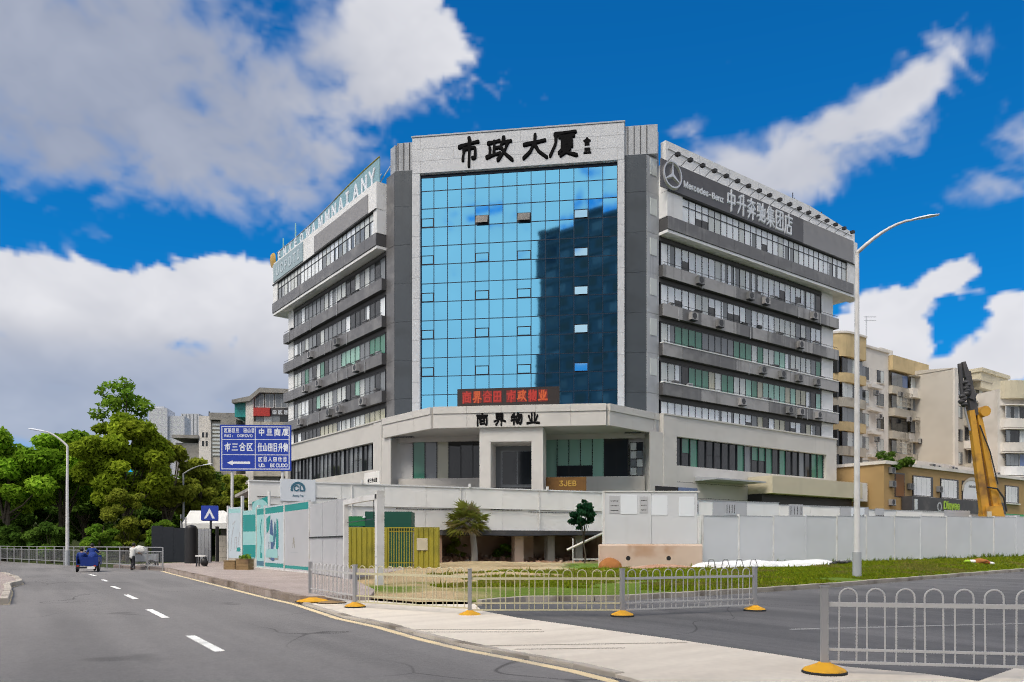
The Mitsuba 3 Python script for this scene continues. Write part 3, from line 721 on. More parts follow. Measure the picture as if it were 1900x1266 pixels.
part(S, 'cloth', MB().box(FL, 1.6, 13.6, .97, 1.04, 31.2, 32.9), 'm_bannergrey')
# floodlights on the right parapet
for k in range(18):
    u = .3 + k * 1.58
    t = thing('floodlight', f'black floodlight above the dark signboard, {ORD[k]} from the left in the row', 'floodlight', 'floodlights along the right parapet')
    part(t, 'arm', MB().tube([FR.p(u, .76, 33.75), FR.p(u, 1.3, 34.0), FR.p(u, 1.75, 33.95)], .03, 5), 'm_frame')
    part(t, 'lamp_head', MB().box(FR, u - .17, u + .17, 1.6, 1.95, 33.72, 33.98), 'm_black')
# rooftop letters on the left wing
S = thing('rooftop_lettering', 'long pale blue glassy sign band with white letters along the left roof edge', 'sign')
rise = lambda u: 34.75 + 1.05 * smooth(6, 25, u)         # the band climbs towards the corner
for k in range(15):
    u = .6 + k * 1.72
    part(S, 'strut', MB().tube([FLT.p(u, .44, 33.4), FLT.p(u, -.9, float(rise(u)) - .1)], .05, 5), 'm_metal')
us = np.linspace(.3, 25.4, 9)
for a, b in zip(us, us[1:]):
    q = [(a + .02, 33.5), (b - .02, 33.5), (b - .02, float(rise(b))), (a + .02, float(rise(a)))]
    part(S, 'band_panel', MB().add([FLT.p(u, n, z) for n in (.55, .47) for u, z in q], [[0, 1, 2, 3], [7, 6, 5, 4], [3, 2, 6, 7], [0, 3, 7, 4], [1, 5, 6, 2]]), 'm_glassypale')
    part(S, 'rail', MB().tube([FLT.p(a, .56, float(rise(a)) + .05), FLT.p(b, .56, float(rise(b)) + .05)], .06, 6), 'm_olivefence' if a > 13 else 'm_metal')
for k, ch in enumerate('ENXEOWAMMNAIANY'):
    u = .7 + k * 1.62
    part(S, 'letter', letters(ch, .85 + .5 * float(smooth(6, 25, u)), FLT, u, .56, 33.75, .08), 'm_signwhite')
S = thing('teal_sign', 'faded teal sign panel at the far end of the left attic', 'sign')
part(S, 'panel', MB().box(FLT, .4, 9.0, .97, 1.05, 31.3, 33.3), 'm_glassygrey')
for k, ch in enumerate('UCPDTI'):
    part(S, 'letter', letters(ch, 1.0, FLT, 1.3 + k * 1.25, 1.05, 31.75, .04), 'm_poster')
S = thing('gold_emblem', 'round gold emblem on the roof at the far left corner', 'emblem')
part(S, 'disc', MB().lathe([(0, -.2), (.5, -.18), (.85, 0), (.5, .18), (0, .2)], (0, 0, 0), 16), 'm_gold', smooth=40)
k_ = [k for k in scene if k.startswith(S)][0]
mm = FLT.mat(-.1, .9, 34.0)
scene[k_]['to_world'] = mi.ScalarTransform4f(mm)
part(S, 'bracket', MB().tube([FLT.p(-.1, .2, 33.2), FLT.p(-.1, .75, 34.0)], .06, 6), 'm_metal')
for k, (u, h) in enumerate(((-.3, 1.9), (3.4, 2.4))):
    t = thing('roof_antenna', ('thin lattice antenna at the far left roof corner', 'taller lattice antenna set in from the far left roof corner')[k], 'antenna')
    part(t, 'mast', MB().tube([FLT.p(u, -.4, 33.5), FLT.p(u, -.4, 35 + h)], .07, 6), 'm_tealpale')
    for j in range(4):
        part(t, 'spike', MB().tube([FLT.p(u - .35, -.4, 34.6 + j * h * .22), FLT.p(u + .35, -.4, 34.75 + j * h * .22)], .035, 5), 'm_tealpale')
for k, (u, h) in enumerate(((20.8, 37.2), (26.0, 36.6))):
    t = thing('roof_mast', ('pair of thin aerial rods on the right wing roof', 'thin aerial rods near the right end of the roof')[k], 'antenna')
    part(t, 'rod', MB().tube([FR.p(u, -1, 33.8), FR.p(u, -1, h)], .05, 5), 'm_frame')
    part(t, 'rod', MB().tube([FR.p(u + .5, -1.2, 33.8), FR.p(u + .6, -1.2, h - .3)], .04, 5), 'm_frame')


def air_conditioner(fr, u, n, z, label, group):
    t = thing('air_conditioner', label, 'air conditioner', group)
    part(t, 'case', MB().box(fr, u, u + .85, n, n + .34, z, z + .62), rng.choice(('m_acgrey', 'm_spandrel_pale')))
    a = np.linspace(0, 2 * math.pi, 17)[:-1]
    part(t, 'grille', MB().flat(Polygon([(.27 * math.cos(x), .27 * math.sin(x)) for x in a]), fr, n + .34, n + .36, u + .38, z + .31), 'm_frame')
    part(t, 'bracket', MB().box(fr, u + .05, u + .8, n - .02, n + .36, z - .06, z - .003), 'm_frame')


for k, us in ((0, (4.1, 11.2, 13.6, 21.6)), (1, (3.2, 6.8, 19.2)), (2, (13.1, 16.2, 19.0, 22.1)), (3, (10.0, 17.4, 19.3, 22.4))):
    nth = ('uppermost', 'second', 'third', 'lowest')[k]
    for i, u in enumerate(us):
        air_conditioner(FR, u, .48, zb[k] + .18, f'air conditioner on the {nth} grey band of the right wing, {ORD[i]} from the left', f'air conditioners on the {nth} right band')
for k, us in ((1, (8.6, 15.1)), (2, (4.3, 13.0, 16.5)), (3, (3.0, 8.0, 10.4, 17.8))):
    for i, u in enumerate(us):
        air_conditioner(FL, u, .48, zb[k] + .18, f'air conditioner on the {("uppermost", "second", "third", "lowest")[k]} grey band of the left wing, {ORD[i]} from the right', f'air conditioners on the {("uppermost", "second", "third", "lowest")[k]} left band')
S = thing('brown_shop_sign', 'brown shop sign with gold lettering right of the porch portal', 'sign')
part(S, 'board', MB().box(FBY, 8.95, 12.2, -1.4, -1.25, 5.9, 7.0), 'm_brown')
part(S, 'lettering', letters('3JEB', .42, FBY, 10.0, -1.245, 6.25, .03), 'm_gold')
S = thing('small_white_sign', 'small white sign with black characters on the left podium above the white parapet', 'sign')
part(S, 'board', MB().box(FL, .4, 3.4, .36, .46, 6.6, 8.1), 'm_hoardwhite')
for k, ch in enumerate('市三中山田'):
    part(S, 'character', MB().flat(glyph(ch, .3, .36, .055), Fr(FL.p(3.4, 0, 0)[:2], -dl), .462, .48, .75 + k * .38, 7.15), 'm_black')

# ------------------------------------------------------------------ ground, roads, pavements
struct('ground', MB().quad((-1500, -1500, -.06), (1500, -1500, -.06), (1500, 2500, -.06), (-1500, 2500, -.06)), 'm_ground', label='dark ground around the site')


def slab(poly, z0, z1):
    return MB().prism(Polygon(poly), z0, z1)


def flat_sheet(poly, z):
    m = trimesh.creation.extrude_polygon(Polygon(poly), .01, engine='earcut')
    m.apply_translation([0, 0, z - .01])
    return MB().tm(m)


struct('road', flat_sheet([(3, 4), (3, -60), (-120, -60), (-120, 140), (-47.9, 73.2), (-20.9, 46.9), (-16.5, 43), (-9.5, 29.5), (-5, 22), (-2.5, 17), (0, 12.8), (2.2, 9)], 0), 'm_asphalt', label='grey asphalt road curving away to the left')
struct('side_road', flat_sheet([(2.0, 3), (90, 3), (90, 80), (60, 74), (30.8, 46.6), (11.6, 28.6), (8.7, 26.2), (3.1, 22), (.2, 21.7), (-.9, 20.4), (-2.6, 20.3), (-3.2, 19.5), (-.9, 15), (1.0, 11)], .006), 'm_asphalt_dark', label='dark asphalt side road')
KERB = [(-5.66, 20.9), (-7.27, 23.5), (-10.3, 28.7), (-18.2, 42.2), (-20.7, 46.6), (-30, 55.8), (-47.5, 72.9), (-80, 104)]
EDGE = [(-5.66, 20.9), (-3.58, 16.83), (-2.53, 15.28), (-1.44, 13.27), (-.63, 11.97), (.08, 11.06), (.9, 9.93), (1.38, 9.07), (1.95, 7.5), (2.4, 5), (2.4, 1)]
apron = EDGE + [(9, 1), (10.5, 8.6), (7.6, 9.9), (6.38, 9.87), (5.28, 8.86), (4.94, 9.37), (4.22, 9.91), (4.0, 10.5), (3.72, 11.0), (3.3, 11.7), (2.64, 12.78), (1.99, 13.7), (1.28, 14.8), (.11, 16.5), (-.7, 18.2), (-.96, 20.27), (-2.4, 20.16), (-3.9, 21.6)]
struct('apron', slab(apron, -.04, .05), 'm_apron', label='pale concrete apron between the two roads')
side = KERB[:5] + [(-27, 53), (-24, 64), (-10, 66), (-6.0, 44), (-6.4, 31.5), (-4.2, 24), (-3.9, 21.62)]
PV = struct('pavement', slab(side, -.04, .2), 'm_paving', label='brick paved pavement along the printed hoarding')
LAWN = [(-3.9, 21.6), (-2.4, 20.12), (-.92, 20.3), (.15, 21.8), (3.07, 22.2), (8.56, 26.4), (11.4, 28.8), (30.6, 46.8), (60, 74), (70, 100), (-4, 72), (-10, 66), (-6.0, 44), (-6.4, 31.5), (-4.2, 24)]


def lawn_z(x, y):
    x, y = np.asarray(x, float), np.asarray(y, float)
    n = meshkit.fbm(np.stack([x * .5, y * .5, x * 0], -1), 3, 3) - .5
    edge = smooth(.0, 4.0, y - np.interp(x, [-4, -.9, .15, 3.07, 8.56, 11.4, 30.6, 60], [21.6, 20.3, 21.8, 22.2, 26.4, 28.8, 46.8, 74]))
    return .11 + edge * (.05 + .16 * n + .34 * smooth(10, 40, x) + .10 * smooth(35, 55, y))


def lawn_mesh():
    from scipy.spatial import Delaunay
    pg = Polygon(LAWN)
    ln = LineString(LAWN + LAWN[:1])
    pts = [ln.interpolate(d).coords[0] for d in np.arange(0, ln.length, .8)] + list(LAWN)
    pts += [(x, y) for x in np.arange(-10, 45, .8) for y in np.arange(19, 66, .8) if pg.buffer(-.4).contains(Point(x, y))]
    pts = np.array(pts)
    tri = Delaunay(pts).simplices
    tri = tri[[pg.contains(Point(*c)) for c in pts[tri].mean(1)]]
    a, b, c = (pts[tri[:, k]] for k in range(3))
    flip = (b[:, 0] - a[:, 0]) * (c[:, 1] - a[:, 1]) - (b[:, 1] - a[:, 1]) * (c[:, 0] - a[:, 0]) < 0
    tri[flip] = tri[flip][:, ::-1]
    return np.column_stack([pts, lawn_z(pts[:, 0], pts[:, 1])]), tri


struct('verge', lawn_mesh(), 'm_earth', label='grassy verge and bare earth in front of the building site', smooth=True)


def kerbs(holder, line, length, width, z0, z1, name='kerb_stone', limit=60, inward=1, m='m_kerb'):
    ln = LineString(line)
    for k in range(min(limit, int(ln.length / length))):
        a, b = (np.array(ln.interpolate(d).coords[0]) for d in (k * length + .008, (k + 1) * length - .008))
        f = Fr(a, b - a)
        l_ = np.linalg.norm(b - a)
        n0, n1 = (0, width) if inward > 0 else (-width, 0)
        dz = rng.uniform(-.008, .008)
        c = .012
        v = [f.p(u, n, z) for z, k_ in ((z0, 0), (z1 + dz - c, 0), (z1 + dz, c)) for u, n in ((k_, n0 + k_), (l_ - k_, n0 + k_), (l_ - k_, n1 - k_), (k_, n1 - k_))]
        q = [[4 * j + i, 4 * j + (i + 1) % 4, 4 * j + 4 + (i + 1) % 4, 4 * j + 4 + i] for j in (0, 1) for i in range(4)] + [[8, 9, 10, 11]]
        part(holder, name, MB().add(v, q), m)


kerbs('pavement', KERB[:5], 1.0, .16, -.02, .225, limit=30, inward=1, m='m_kerbdark')
kerbs('apron', EDGE[:8], .9, .14, -.02, .062, limit=18, inward=-1)
kerbs('verge', LAWN[2:9], 1.0, .16, -.02, .16, limit=46, inward=1)


def strip(line, off, w, z):
    ln = LineString(line)
    a = ln.parallel_offset(off, 'left', join_style=1) if off > 0 else ln.parallel_offset(-off, 'right', join_style=1)
    pg = a.buffer(w / 2, cap_style=2, join_style=1)
    return flat_sheet(list(pg.exterior.coords)[:-1], z)


for ln_ in ([G(768, 1169, .05), G(1005, 1169, .05)], [G(770, 1173.5, .05), G(1010, 1173, .05)], [G(896, 1199, .05), G(1275, 1193, .05)], [G(955, 1205.5, .05), G(1160, 1203, .05)]):
    struct('saw_joint', strip(ln_, .005, .05, .056), 'm_joint', label='thin saw cut joint in the pale apron')
line_y = struct('yellow_line', strip(KERB[:5][::-1] + EDGE[1:], -.16, .15, .004), 'm_lineyellow', label='worn yellow edge line along the kerb')
for k, (a, b) in enumerate((((353, 1180), (408, 1209)), ((276, 1131), (308, 1147)), ((234, 1104), (252, 1112)), ((208, 1088), (221, 1093)), ((190, 1076), (199, 1079)), ((166, 1066), (177, 1069)))):
    a, b = np.array(G(*a)), np.array(G(*b))
    f = Fr(a, b - a)
    struct('lane_dash', MB().box(f, 0, np.linalg.norm(b - a), -.075, .075, .001, .004), 'm_linewhite', label='white lane dash')
struct('cross_line', strip([(5.2, 14.6), (30, 20)], .01, .12, .010), 'm_lineworn', label='worn white line on the side road')
isl = [(-19.6, 31), (-22.3, 35), (-26.5, 40.5), (-40, 48), (-60, 40), (-50, 20), (-17, 17), (-13.5, 20.6), (-16.6, 25.6), (-18.6, 28.6)]
struct('traffic_island', slab(isl, -.04, .14), 'm_paving', label='paved traffic island at the left edge')
kerbs('traffic_island', [isl[k] for k in (7, 8, 9, 0, 1, 2)], .9, .2, -.02, .17, limit=30, inward=1)
struct('yellow_line', strip([isl[k] for k in (7, 8, 9, 0, 1, 2)], -.16, .16, .004), 'm_lineyellow', label='worn yellow line round the traffic island')
# grass: blades all over the green part of the verge
def blades(n, seed):
    r = np.random.default_rng(seed)
    pg, out = Polygon(LAWN), []
    x, y = r.uniform(-4, 48, n * 4), r.uniform(20.5, 64, n * 4)
    near = r.random(n * 4) < np.clip(26 / y, .2, 1) ** 1.5
    green = meshkit.fbm(np.stack([x * .22 + 9, y * .22, x * 0 + 3], -1), 4, 0) + .22 * smooth(0, 8, x) - .3 * smooth(38, 46, y) * (1 - smooth(8, 12, x)) - .16 * (1 - smooth(-4, 1, x)) > .47
    front = y < np.interp(x, [-8, 11.3, 47], [44, 46.2, 64.5])
    edge = y > np.interp(x, [-4, -.9, .15, 3.07, 8.56, 11.4, 30.6, 60], [21.8, 20.6, 22.1, 22.6, 26.9, 29.3, 47.3, 74.5])
    k = np.nonzero(near & green & edge & front)[0][:n]
    x, y = x[k], y[k]
    z, m = lawn_z(x, y), len(k)
    h, w, a = r.uniform(.03, .10, m) * (1 + 2.5 * (r.random(m) < .012)), r.uniform(.02, .045, m) * np.clip(y / 24, 1, 2), r.uniform(0, 6.28, m)
    lean = r.normal(0, .45, (m, 2)) * h[:, None]
    dx, dy = np.cos(a) * w, np.sin(a) * w
    v = np.stack([np.stack([x - dx, y - dy, z - .02], 1), np.stack([x + dx, y + dy, z - .02], 1), np.stack([x + lean[:, 0], y + lean[:, 1], z + h], 1)], 1)
    hue = r.random(m)[:, None]
    dry = smooth(.50, .72, meshkit.fbm(np.stack([x * .55, y * .55, x * 0 + 8], -1), 4, 2))[:, None] * .75
    c = (np.array([[.13, .19, .008]]) * (1 - hue) + np.array([[.24, .27, .02]]) * hue) * r.uniform(.8, 1.5, (m, 1))
    c = c * (1 - dry) + np.array([[.26, .22, .07]]) * dry
    return v.reshape(-1, 3), np.arange(3 * m).reshape(-1, 3), np.repeat(c, 3, 0)


v_, f_, c_ = blades(120000, 5)
r_ = np.random.default_rng(77)
wv, wc = [], []
for k in range(150):
    a = r_.random()
    q = np.array([11.5, 45.9]) * (1 - a) + np.array([46, 63.8]) * a + r_.normal(0, .22, 2)
    n_, h_ = r_.integers(6, 14), r_.uniform(.12, .5)
    b0 = np.array([q[0], q[1], float(lawn_z(*q))])
    for j in range(n_):
        e, az_ = r_.uniform(.5, 1.5), r_.uniform(0, 6.28)
        d_ = np.array([math.cos(az_) * math.cos(e), math.sin(az_) * math.cos(e), math.sin(e)])
        w_ = np.array([-math.sin(az_), math.cos(az_), 0]) * .03
        wv += [b0 - w_, b0 + w_, b0 + d_ * h_ * r_.uniform(.6, 1.1)]
        wc += [np.array([.14, .20, .02]) * r_.uniform(.7, 1.3)] * 3
f_ = np.vstack([f_, np.arange(len(wv)).reshape(-1, 3) + len(v_)])
v_, c_ = np.vstack([v_, wv]), np.vstack([c_, wc])
struct('grass', (v_, f_), 'm_leaf', kind='stuff', label='short green grass growing on the verge', color=c_)

# ------------------------------------------------------------------ plants
def leaves(centres, radii, n, size, cols, r, flat=.5, droop=0.0):
    """n leaf faces spread through ellipsoid clumps"""
    centres, radii = np.array(centres), np.array(radii)
    vol = np.prod(radii, 1) ** .8
    which = r.choice(len(centres), n, p=vol / vol.sum())
    d = r.normal(0, 1, (n, 3))
    d /= np.linalg.norm(d, axis=1, keepdims=True)
    pos = centres[which] + d * radii[which] * (r.random((n, 1)) ** .38)
    nrm = d * .7 + r.normal(0, .6, (n, 3)) + np.array([0, 0, flat])
    nrm /= np.linalg.norm(nrm, axis=1, keepdims=True)
    a = np.cross(nrm, r.normal(0, 1, (n, 3)))
    a /= np.linalg.norm(a, axis=1, keepdims=True)
    b = np.cross(nrm, a)
    s = size * r.uniform(.55, 1.35, (n, 1))
    tip = a * s
    tip[:, 2] -= droop * s[:, 0]
    v = np.stack([pos - a * s * .8, pos + b * s * .42, pos + tip, pos - b * s * .42], 1).reshape(-1, 3)
    i = np.arange(n)[:, None] * 4
    f = np.vstack([i + [0, 1, 2], i + [0, 2, 3]])
    tone = r.uniform(.75, 1.25, len(centres))[which][:, None] * r.uniform(.7, 1.3, (n, 1))
    mixk = np.clip(r.random(len(centres))[which][:, None] * .7 + r.random((n, 1)) * .3, 0, 1)
    c = (np.array(cols[0]) * (1 - mixk) + np.array(cols[1]) * mixk) * tone
    return (v, f), np.repeat(c, 4, 0)


def tree(label, group, x, y, z0, h, bottom, rx, cols, seed, n=9000, clumps=34, size=.36, sparse=0.0, name='tree', cat='tree', trunk_r=.28, ry=None):
    r = np.random.default_rng(seed)
    t = thing(name, label, cat, group)
    cz, rz = (h + bottom) / 2, (h - bottom) / 2
    cen, rad = [], []
    while len(cen) < clumps:
        q = r.uniform(-1, 1, 3)
        if q @ q > 1 or (sparse and r.random() < sparse * .3):
            continue
        k = 1 - .35 * max(q[2], -.2) if not sparse else 1
        s = rx * r.uniform(.17, .36)
        cen.append([x + q[0] * rx * .86 * k, y + q[1] * (ry or rx) * .8 * k, z0 + cz + q[2] * rz * .88])
        rad.append([s, s, s * r.uniform(.5, .8)])
    lv, lc = leaves(cen, rad, int(n * (1.7 if n > 3000 else 1)), size * (.78 if n > 3000 else 1), cols, r)
    part(t, 'crown', lv, 'm_leaf', color=lc)
    top = np.array([x + r.normal(0, .3), y, z0 + bottom + (h - bottom) * .75])
    mb = MB().tube([(x, y, z0 - .1), (x + .1, y, z0 + .6), (x * .5 + top[0] * .5 + r.normal(0, .3), y, z0 + bottom * .6 + .5), tuple(top)], [trunk_r * 1.3, trunk_r, trunk_r * .75, trunk_r * .2], 8)
    part(t, 'trunk', mb, 'm_bark', smooth=60)
    lm = MB()
    for c in [cen[k] for k in r.choice(len(cen), min(len(cen), 10), replace=False)]:
        s = np.array([x, y, z0 + bottom * .7 + r.random() * (h - bottom) * .3])
        mid = (s + np.array(c)) / 2 + np.array([0, 0, -.4])
        lm.tube([s, mid, c], [trunk_r * .4, trunk_r * .28, trunk_r * .12], 6)
    part(t, 'limbs', lm, 'm_bark', smooth=60)
    return t


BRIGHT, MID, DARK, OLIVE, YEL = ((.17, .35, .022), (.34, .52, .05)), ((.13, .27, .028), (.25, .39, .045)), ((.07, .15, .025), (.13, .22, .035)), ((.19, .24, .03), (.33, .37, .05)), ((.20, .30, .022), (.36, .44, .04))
spec = [  # label, centre px, top py, crown bottom py, half width px, distance, colours, sparse, leaves
    ('bright green broad tree leftmost in the tree belt', 8, 800, 955, 95, 76, BRIGHT, 0, 12000),
    ('bright green rounded tree behind the left street lamp', 118, 786, 950, 82, 80, BRIGHT, 0, 12000),
    ('tallest tree of the belt with a yellow green crown', 232, 760, 955, 92, 78, YEL, 0, 14000),
    ('thin airy treetop rising highest above the tree belt', 228, 704, 806, 54, 84, MID, 1, 1700),
    ('olive green tree at the right end of the bright tree belt', 312, 812, 960, 66, 84, OLIVE, 0, 9000),
    ('dull olive tree between the belt and the blue direction sign', 366, 842, 975, 52, 88, OLIVE, 0, 7000),
    ('dark green tree behind the blue direction sign', 385, 868, 985, 66, 104, DARK, 0, 7000),
    ('dull green tree just left of the white parapet', 442, 872, 975, 46, 96, OLIVE, 0, 5000),
    ('dark tree low between the street lamp and the tallest tree', 160, 845, 1000, 70, 92, DARK, 0, 7000),
    ('dark low tree at the left edge behind the bright trees', 40, 850, 1005, 90, 94, DARK, 0, 8000),
    ('dark low tree behind the black gate', 335, 880, 1010, 66, 98, DARK, 0, 7000),
    ('dark low tree under the olive tree', 270, 860, 1010, 60, 96, DARK, 0, 7000),
    ('bright green tree half cut off by the left edge', -95, 800, 960, 80, 82, BRIGHT, 0, 6000)]
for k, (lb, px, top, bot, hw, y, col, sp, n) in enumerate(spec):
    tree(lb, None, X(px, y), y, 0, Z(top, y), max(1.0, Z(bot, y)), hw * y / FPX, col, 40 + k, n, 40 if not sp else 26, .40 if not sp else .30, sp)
for k, (lb, px, top, hw, y, col) in enumerate((
        ('tall yellow green vine covered shrub in front of the tallest tree', 236, 862, 44, 72, OLIVE), ('green bush low in front of the trees beside the blue tricycle', 185, 955, 34, 68, MID),
        ('dark bush at the foot of the left street lamp', 96, 965, 46, 70, DARK), ('dark bush at the left edge behind the railing', 25, 972, 46, 76, DARK),
        ('dark green hedge bush left of the black gate', 300, 960, 36, 72, MID))):
    tree(lb, None, X(px, y), y, 0, Z(top, y), .25, hw * y / FPX, col, 80 + k, 4500, 22, .30, 0, 'shrub', 'shrub', .1)
tree('dark green bushy sapling standing against the white parapet', None, X(1084, 55), 55, .2, Z(924, 55) - .2, Z(988, 55) - .2, 27 * 55 / FPX, ((.012, .06, .025), (.035, .11, .05)), 91, 2600, 24, .16, 0, 'sapling', 'small tree', .05)
tree('green bush growing in the dark shopfront left of the grey column', None, X(846, 57.5), 57.5, .2, 2.0, .1, .95, OLIVE, 92, 1600, 12, .12, 0, 'shrub', 'shrub', .03)
tree('green bush growing in the dark shopfront right of the grey column', None, X(938, 59), 59, .2, 1.55, .1, 1.15, MID, 93, 1600, 12, .12, 0, 'shrub', 'shrub', .03)
tree('trailing shrub hanging over the corner of the tan shop roof', None, X(1662, 81), 81.5, Z(862, 81), 1.5, -.7, 2.2, DARK, 94, 2200, 14, .2, .2, 'shrub', 'shrub', .04, .7)
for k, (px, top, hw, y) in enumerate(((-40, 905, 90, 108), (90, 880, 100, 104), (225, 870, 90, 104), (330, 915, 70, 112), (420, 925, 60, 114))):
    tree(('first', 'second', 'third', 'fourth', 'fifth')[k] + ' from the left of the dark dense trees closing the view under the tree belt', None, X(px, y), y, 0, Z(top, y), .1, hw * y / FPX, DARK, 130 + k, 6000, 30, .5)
hx, hy = np.meshgrid(np.linspace(-190, -18, 60), np.linspace(113, 190, 24))
hz = smooth(112.9, 116.2, hy) * (3 + 10 * smooth(116, 150, hy)) * (1 - smooth(-50, -22, hx)) * (.75 + .5 * meshkit.fbm(np.stack([hx * .12, hy * .12, hx * 0], -1), 3, 9)) - .2
hv = np.stack([hx, hy, hz], -1).reshape(-1, 3)
i_ = (np.arange(23)[:, None] * 60 + np.arange(59)).ravel()
struct('wooded_bank', (hv, np.stack([i_, i_ + 1, i_ + 61, i_ + 60], 1)), 'm_ground', label='dark wooded bank rising behind the trees', smooth=True)
# the fan palm
t = thing('fan_palm', 'short fan palm with a shaggy olive crown and grey trunk before the dark shopfront', 'palm')
px_, py_ = X(864, 54), 54.0
part(t, 'trunk', MB().tube([(px_ + .62, py_, 0), (px_ + .6, py_, 1.2), (px_ + .5, py_, 2.2), (px_ + .2, py_, 3.0)], [.24, .22, .21, .16], 10), 'm_concretegrey', smooth=60)
r_ = np.random.default_rng(3)
for k in range(52):
    a, e = r_.uniform(0, 6.28), r_.uniform(-.55, 1.35)
    d = np.array([math.cos(a) * math.cos(e), math.sin(a) * math.cos(e), math.sin(e)])
    stem, tip = np.array([px_ + .1, py_, 2.95]) + d * .2, np.array([px_ + .1, py_, 3.0]) + d * r_.uniform(.6, 1.15)
    vv, ff, cc = [], [], []
    sidev = np.cross(d, [0, 0, 1]) if abs(d[2]) < .95 else np.array([1.0, 0, 0])
    sidev /= np.linalg.norm(sidev)
    upv = np.cross(sidev, d)
    for j in range(13):
        b = -1.15 + j * 2.3 / 12
        dd = d * math.cos(b) + sidev * math.sin(b) + upv * .12 * (j % 2)
        e1 = tip + dd * r_.uniform(.65, 1.0) + np.array([0, 0, -.34 * abs(b) - .12])
        m_ = (tip + e1) / 2 + np.array([0, 0, .06])
        w = np.cross(dd, upv) * .06
        vv += [tip, m_ + w, e1, m_ - w]
        ff += [[4 * j, 4 * j + 1, 4 * j + 2], [4 * j, 4 * j + 2, 4 * j + 3]]
    col = (np.array([.20, .22, .04]) if r_.random() < .72 else np.array([.28, .23, .10])) * r_.uniform(.7, 1.25)
    part(t, 'frond', (np.array(vv), np.array(ff)), 'm_leaf', color=np.tile(col, (len(vv), 1)))
    scene[numbered(t + '__stalk')] = mikit.ply(MB().tube([stem, tip], .02, 4).vf(), 'm_bark')

# ------------------------------------------------------------------ railings
def hoop_mesh(w=.2, z0=.12, top=1.02, r=.0108):
    a = np.linspace(math.pi, 0, 9)
    pts = [(-w / 2, 0, z0), (-w / 2, 0, top - w / 2)] + [(math.cos(x) * w / 2, 0, top - w / 2 + math.sin(x) * w / 2) for x in a[1:-1]] + [(w / 2, 0, top - w / 2), (w / 2, 0, z0)]
    return MB().tube(pts, r, 7).vf()


HOOP = mikit.ply(hoop_mesh(), 'm_rail', smooth=50)
HOOPC = {**HOOP, 'bsdf': {'type': 'ref', 'id': 'm_railcream'}}
DOME = [(.0, .13), (.07, .13), (.085, .115), (.23, .055), (.25, .035), (.25, .012)]


def railing(p0, p1, label, post0=True, post1=False, zg=0.05, mb='m_rail'):
    a, b = np.array(p0), np.array(p1)
    f, ln = Fr(a, b - a), np.linalg.norm(b - a)
    t = thing('barrier_railing', label, 'railing', None)
    ang = math.degrees(math.atan2(f.d[1], f.d[0]))
    n = max(3, int(round((ln - .2) / .315)))
    st = (ln - .2) / n
    for k in range(n):
        q = f.p(.1 + st * (k + .5), 0, zg)
        scene[numbered(t + '__hoop')] = placed(HOOPC if mb == 'm_railcream' else HOOP, T().translate(q).rotate([0, 0, 1], ang).rotate([0, 1, 0], rng.gauss(0, .55)))
    part(t, 'upper_rail', MB().box(f, .05, ln - .05, -.012, .012, zg + .80, zg + .855), mb)
    for z in (.27, .12):
        part(t, 'lower_rail', MB().box(f, .05, ln - .05, -.014, .014, zg + z, zg + z + .032), mb)
    for u, on in ((0, post0), (ln, post1)):
        if on:
            ps = part(t, 'post', MB().box(f, u - .042, u + .042, -.042, .042, zg + .1, zg + 1.03), 'm_galv')
            part(ps, 'cap', MB().box(f, u - .05, u + .05, -.05, .05, zg + 1.03, zg + 1.05), 'm_galv')
            bs = part(t, 'base', MB().lathe(DOME, f.p(u, 0, zg), 22), 'm_yellowbase', 'yellow domed foot', smooth=35)
            part(bs, 'rubber_rim', MB().lathe([(.252, .03), (.262, .02), (.262, -.003), (0, -.003)], f.p(u, 0, zg), 22), 'm_rubber')
    return t


PTS = [(-5.75, 22.3), (-3.85, 19.2), (-.93, 17.25), (2.43, 17.25), (5.8, 18.7)]
RL = ['hooped grey railing running back from the kerb, leftmost of the middle row', 'hooped railing before the white gate post, second of the middle row', 'hooped railing before the grass, third of the middle row', 'hooped railing across the dark side road, right end of the middle row']
for k in range(4):
    railing(PTS[k], PTS[k + 1], RL[k], True, k == 3, .05 if k < 2 else .012, 'm_railcream' if k in (1, 2) else 'm_rail')
railing((3.76, 9.42), (7.1, 8.75), 'nearest hooped railing cut off by the right edge of the picture', True, True, .05)
for k, (x, y, z, w) in enumerate(((-5.35, 21.0, .05, .42), (-4.75, 20.6, .05, .36))):
    t = thing('loose_base', ('worn yellow barrier foot lying at the pavement corner', 'dark flat barrier foot lying beside the worn yellow one')[k], 'barrier foot')
    part(t, 'dome', MB().lathe([(r * w / .25, h * (.9 if k == 0 else .5)) for r, h in DOME], (x, y, z), 18), 'm_yellowbase' if k == 0 else 'm_timber', smooth=35)
    part(t, 'rubber_rim', MB().lathe([(.27 * w / .25, .02), (.27 * w / .25, 0)], (x, y, z), 18), 'm_rubber')
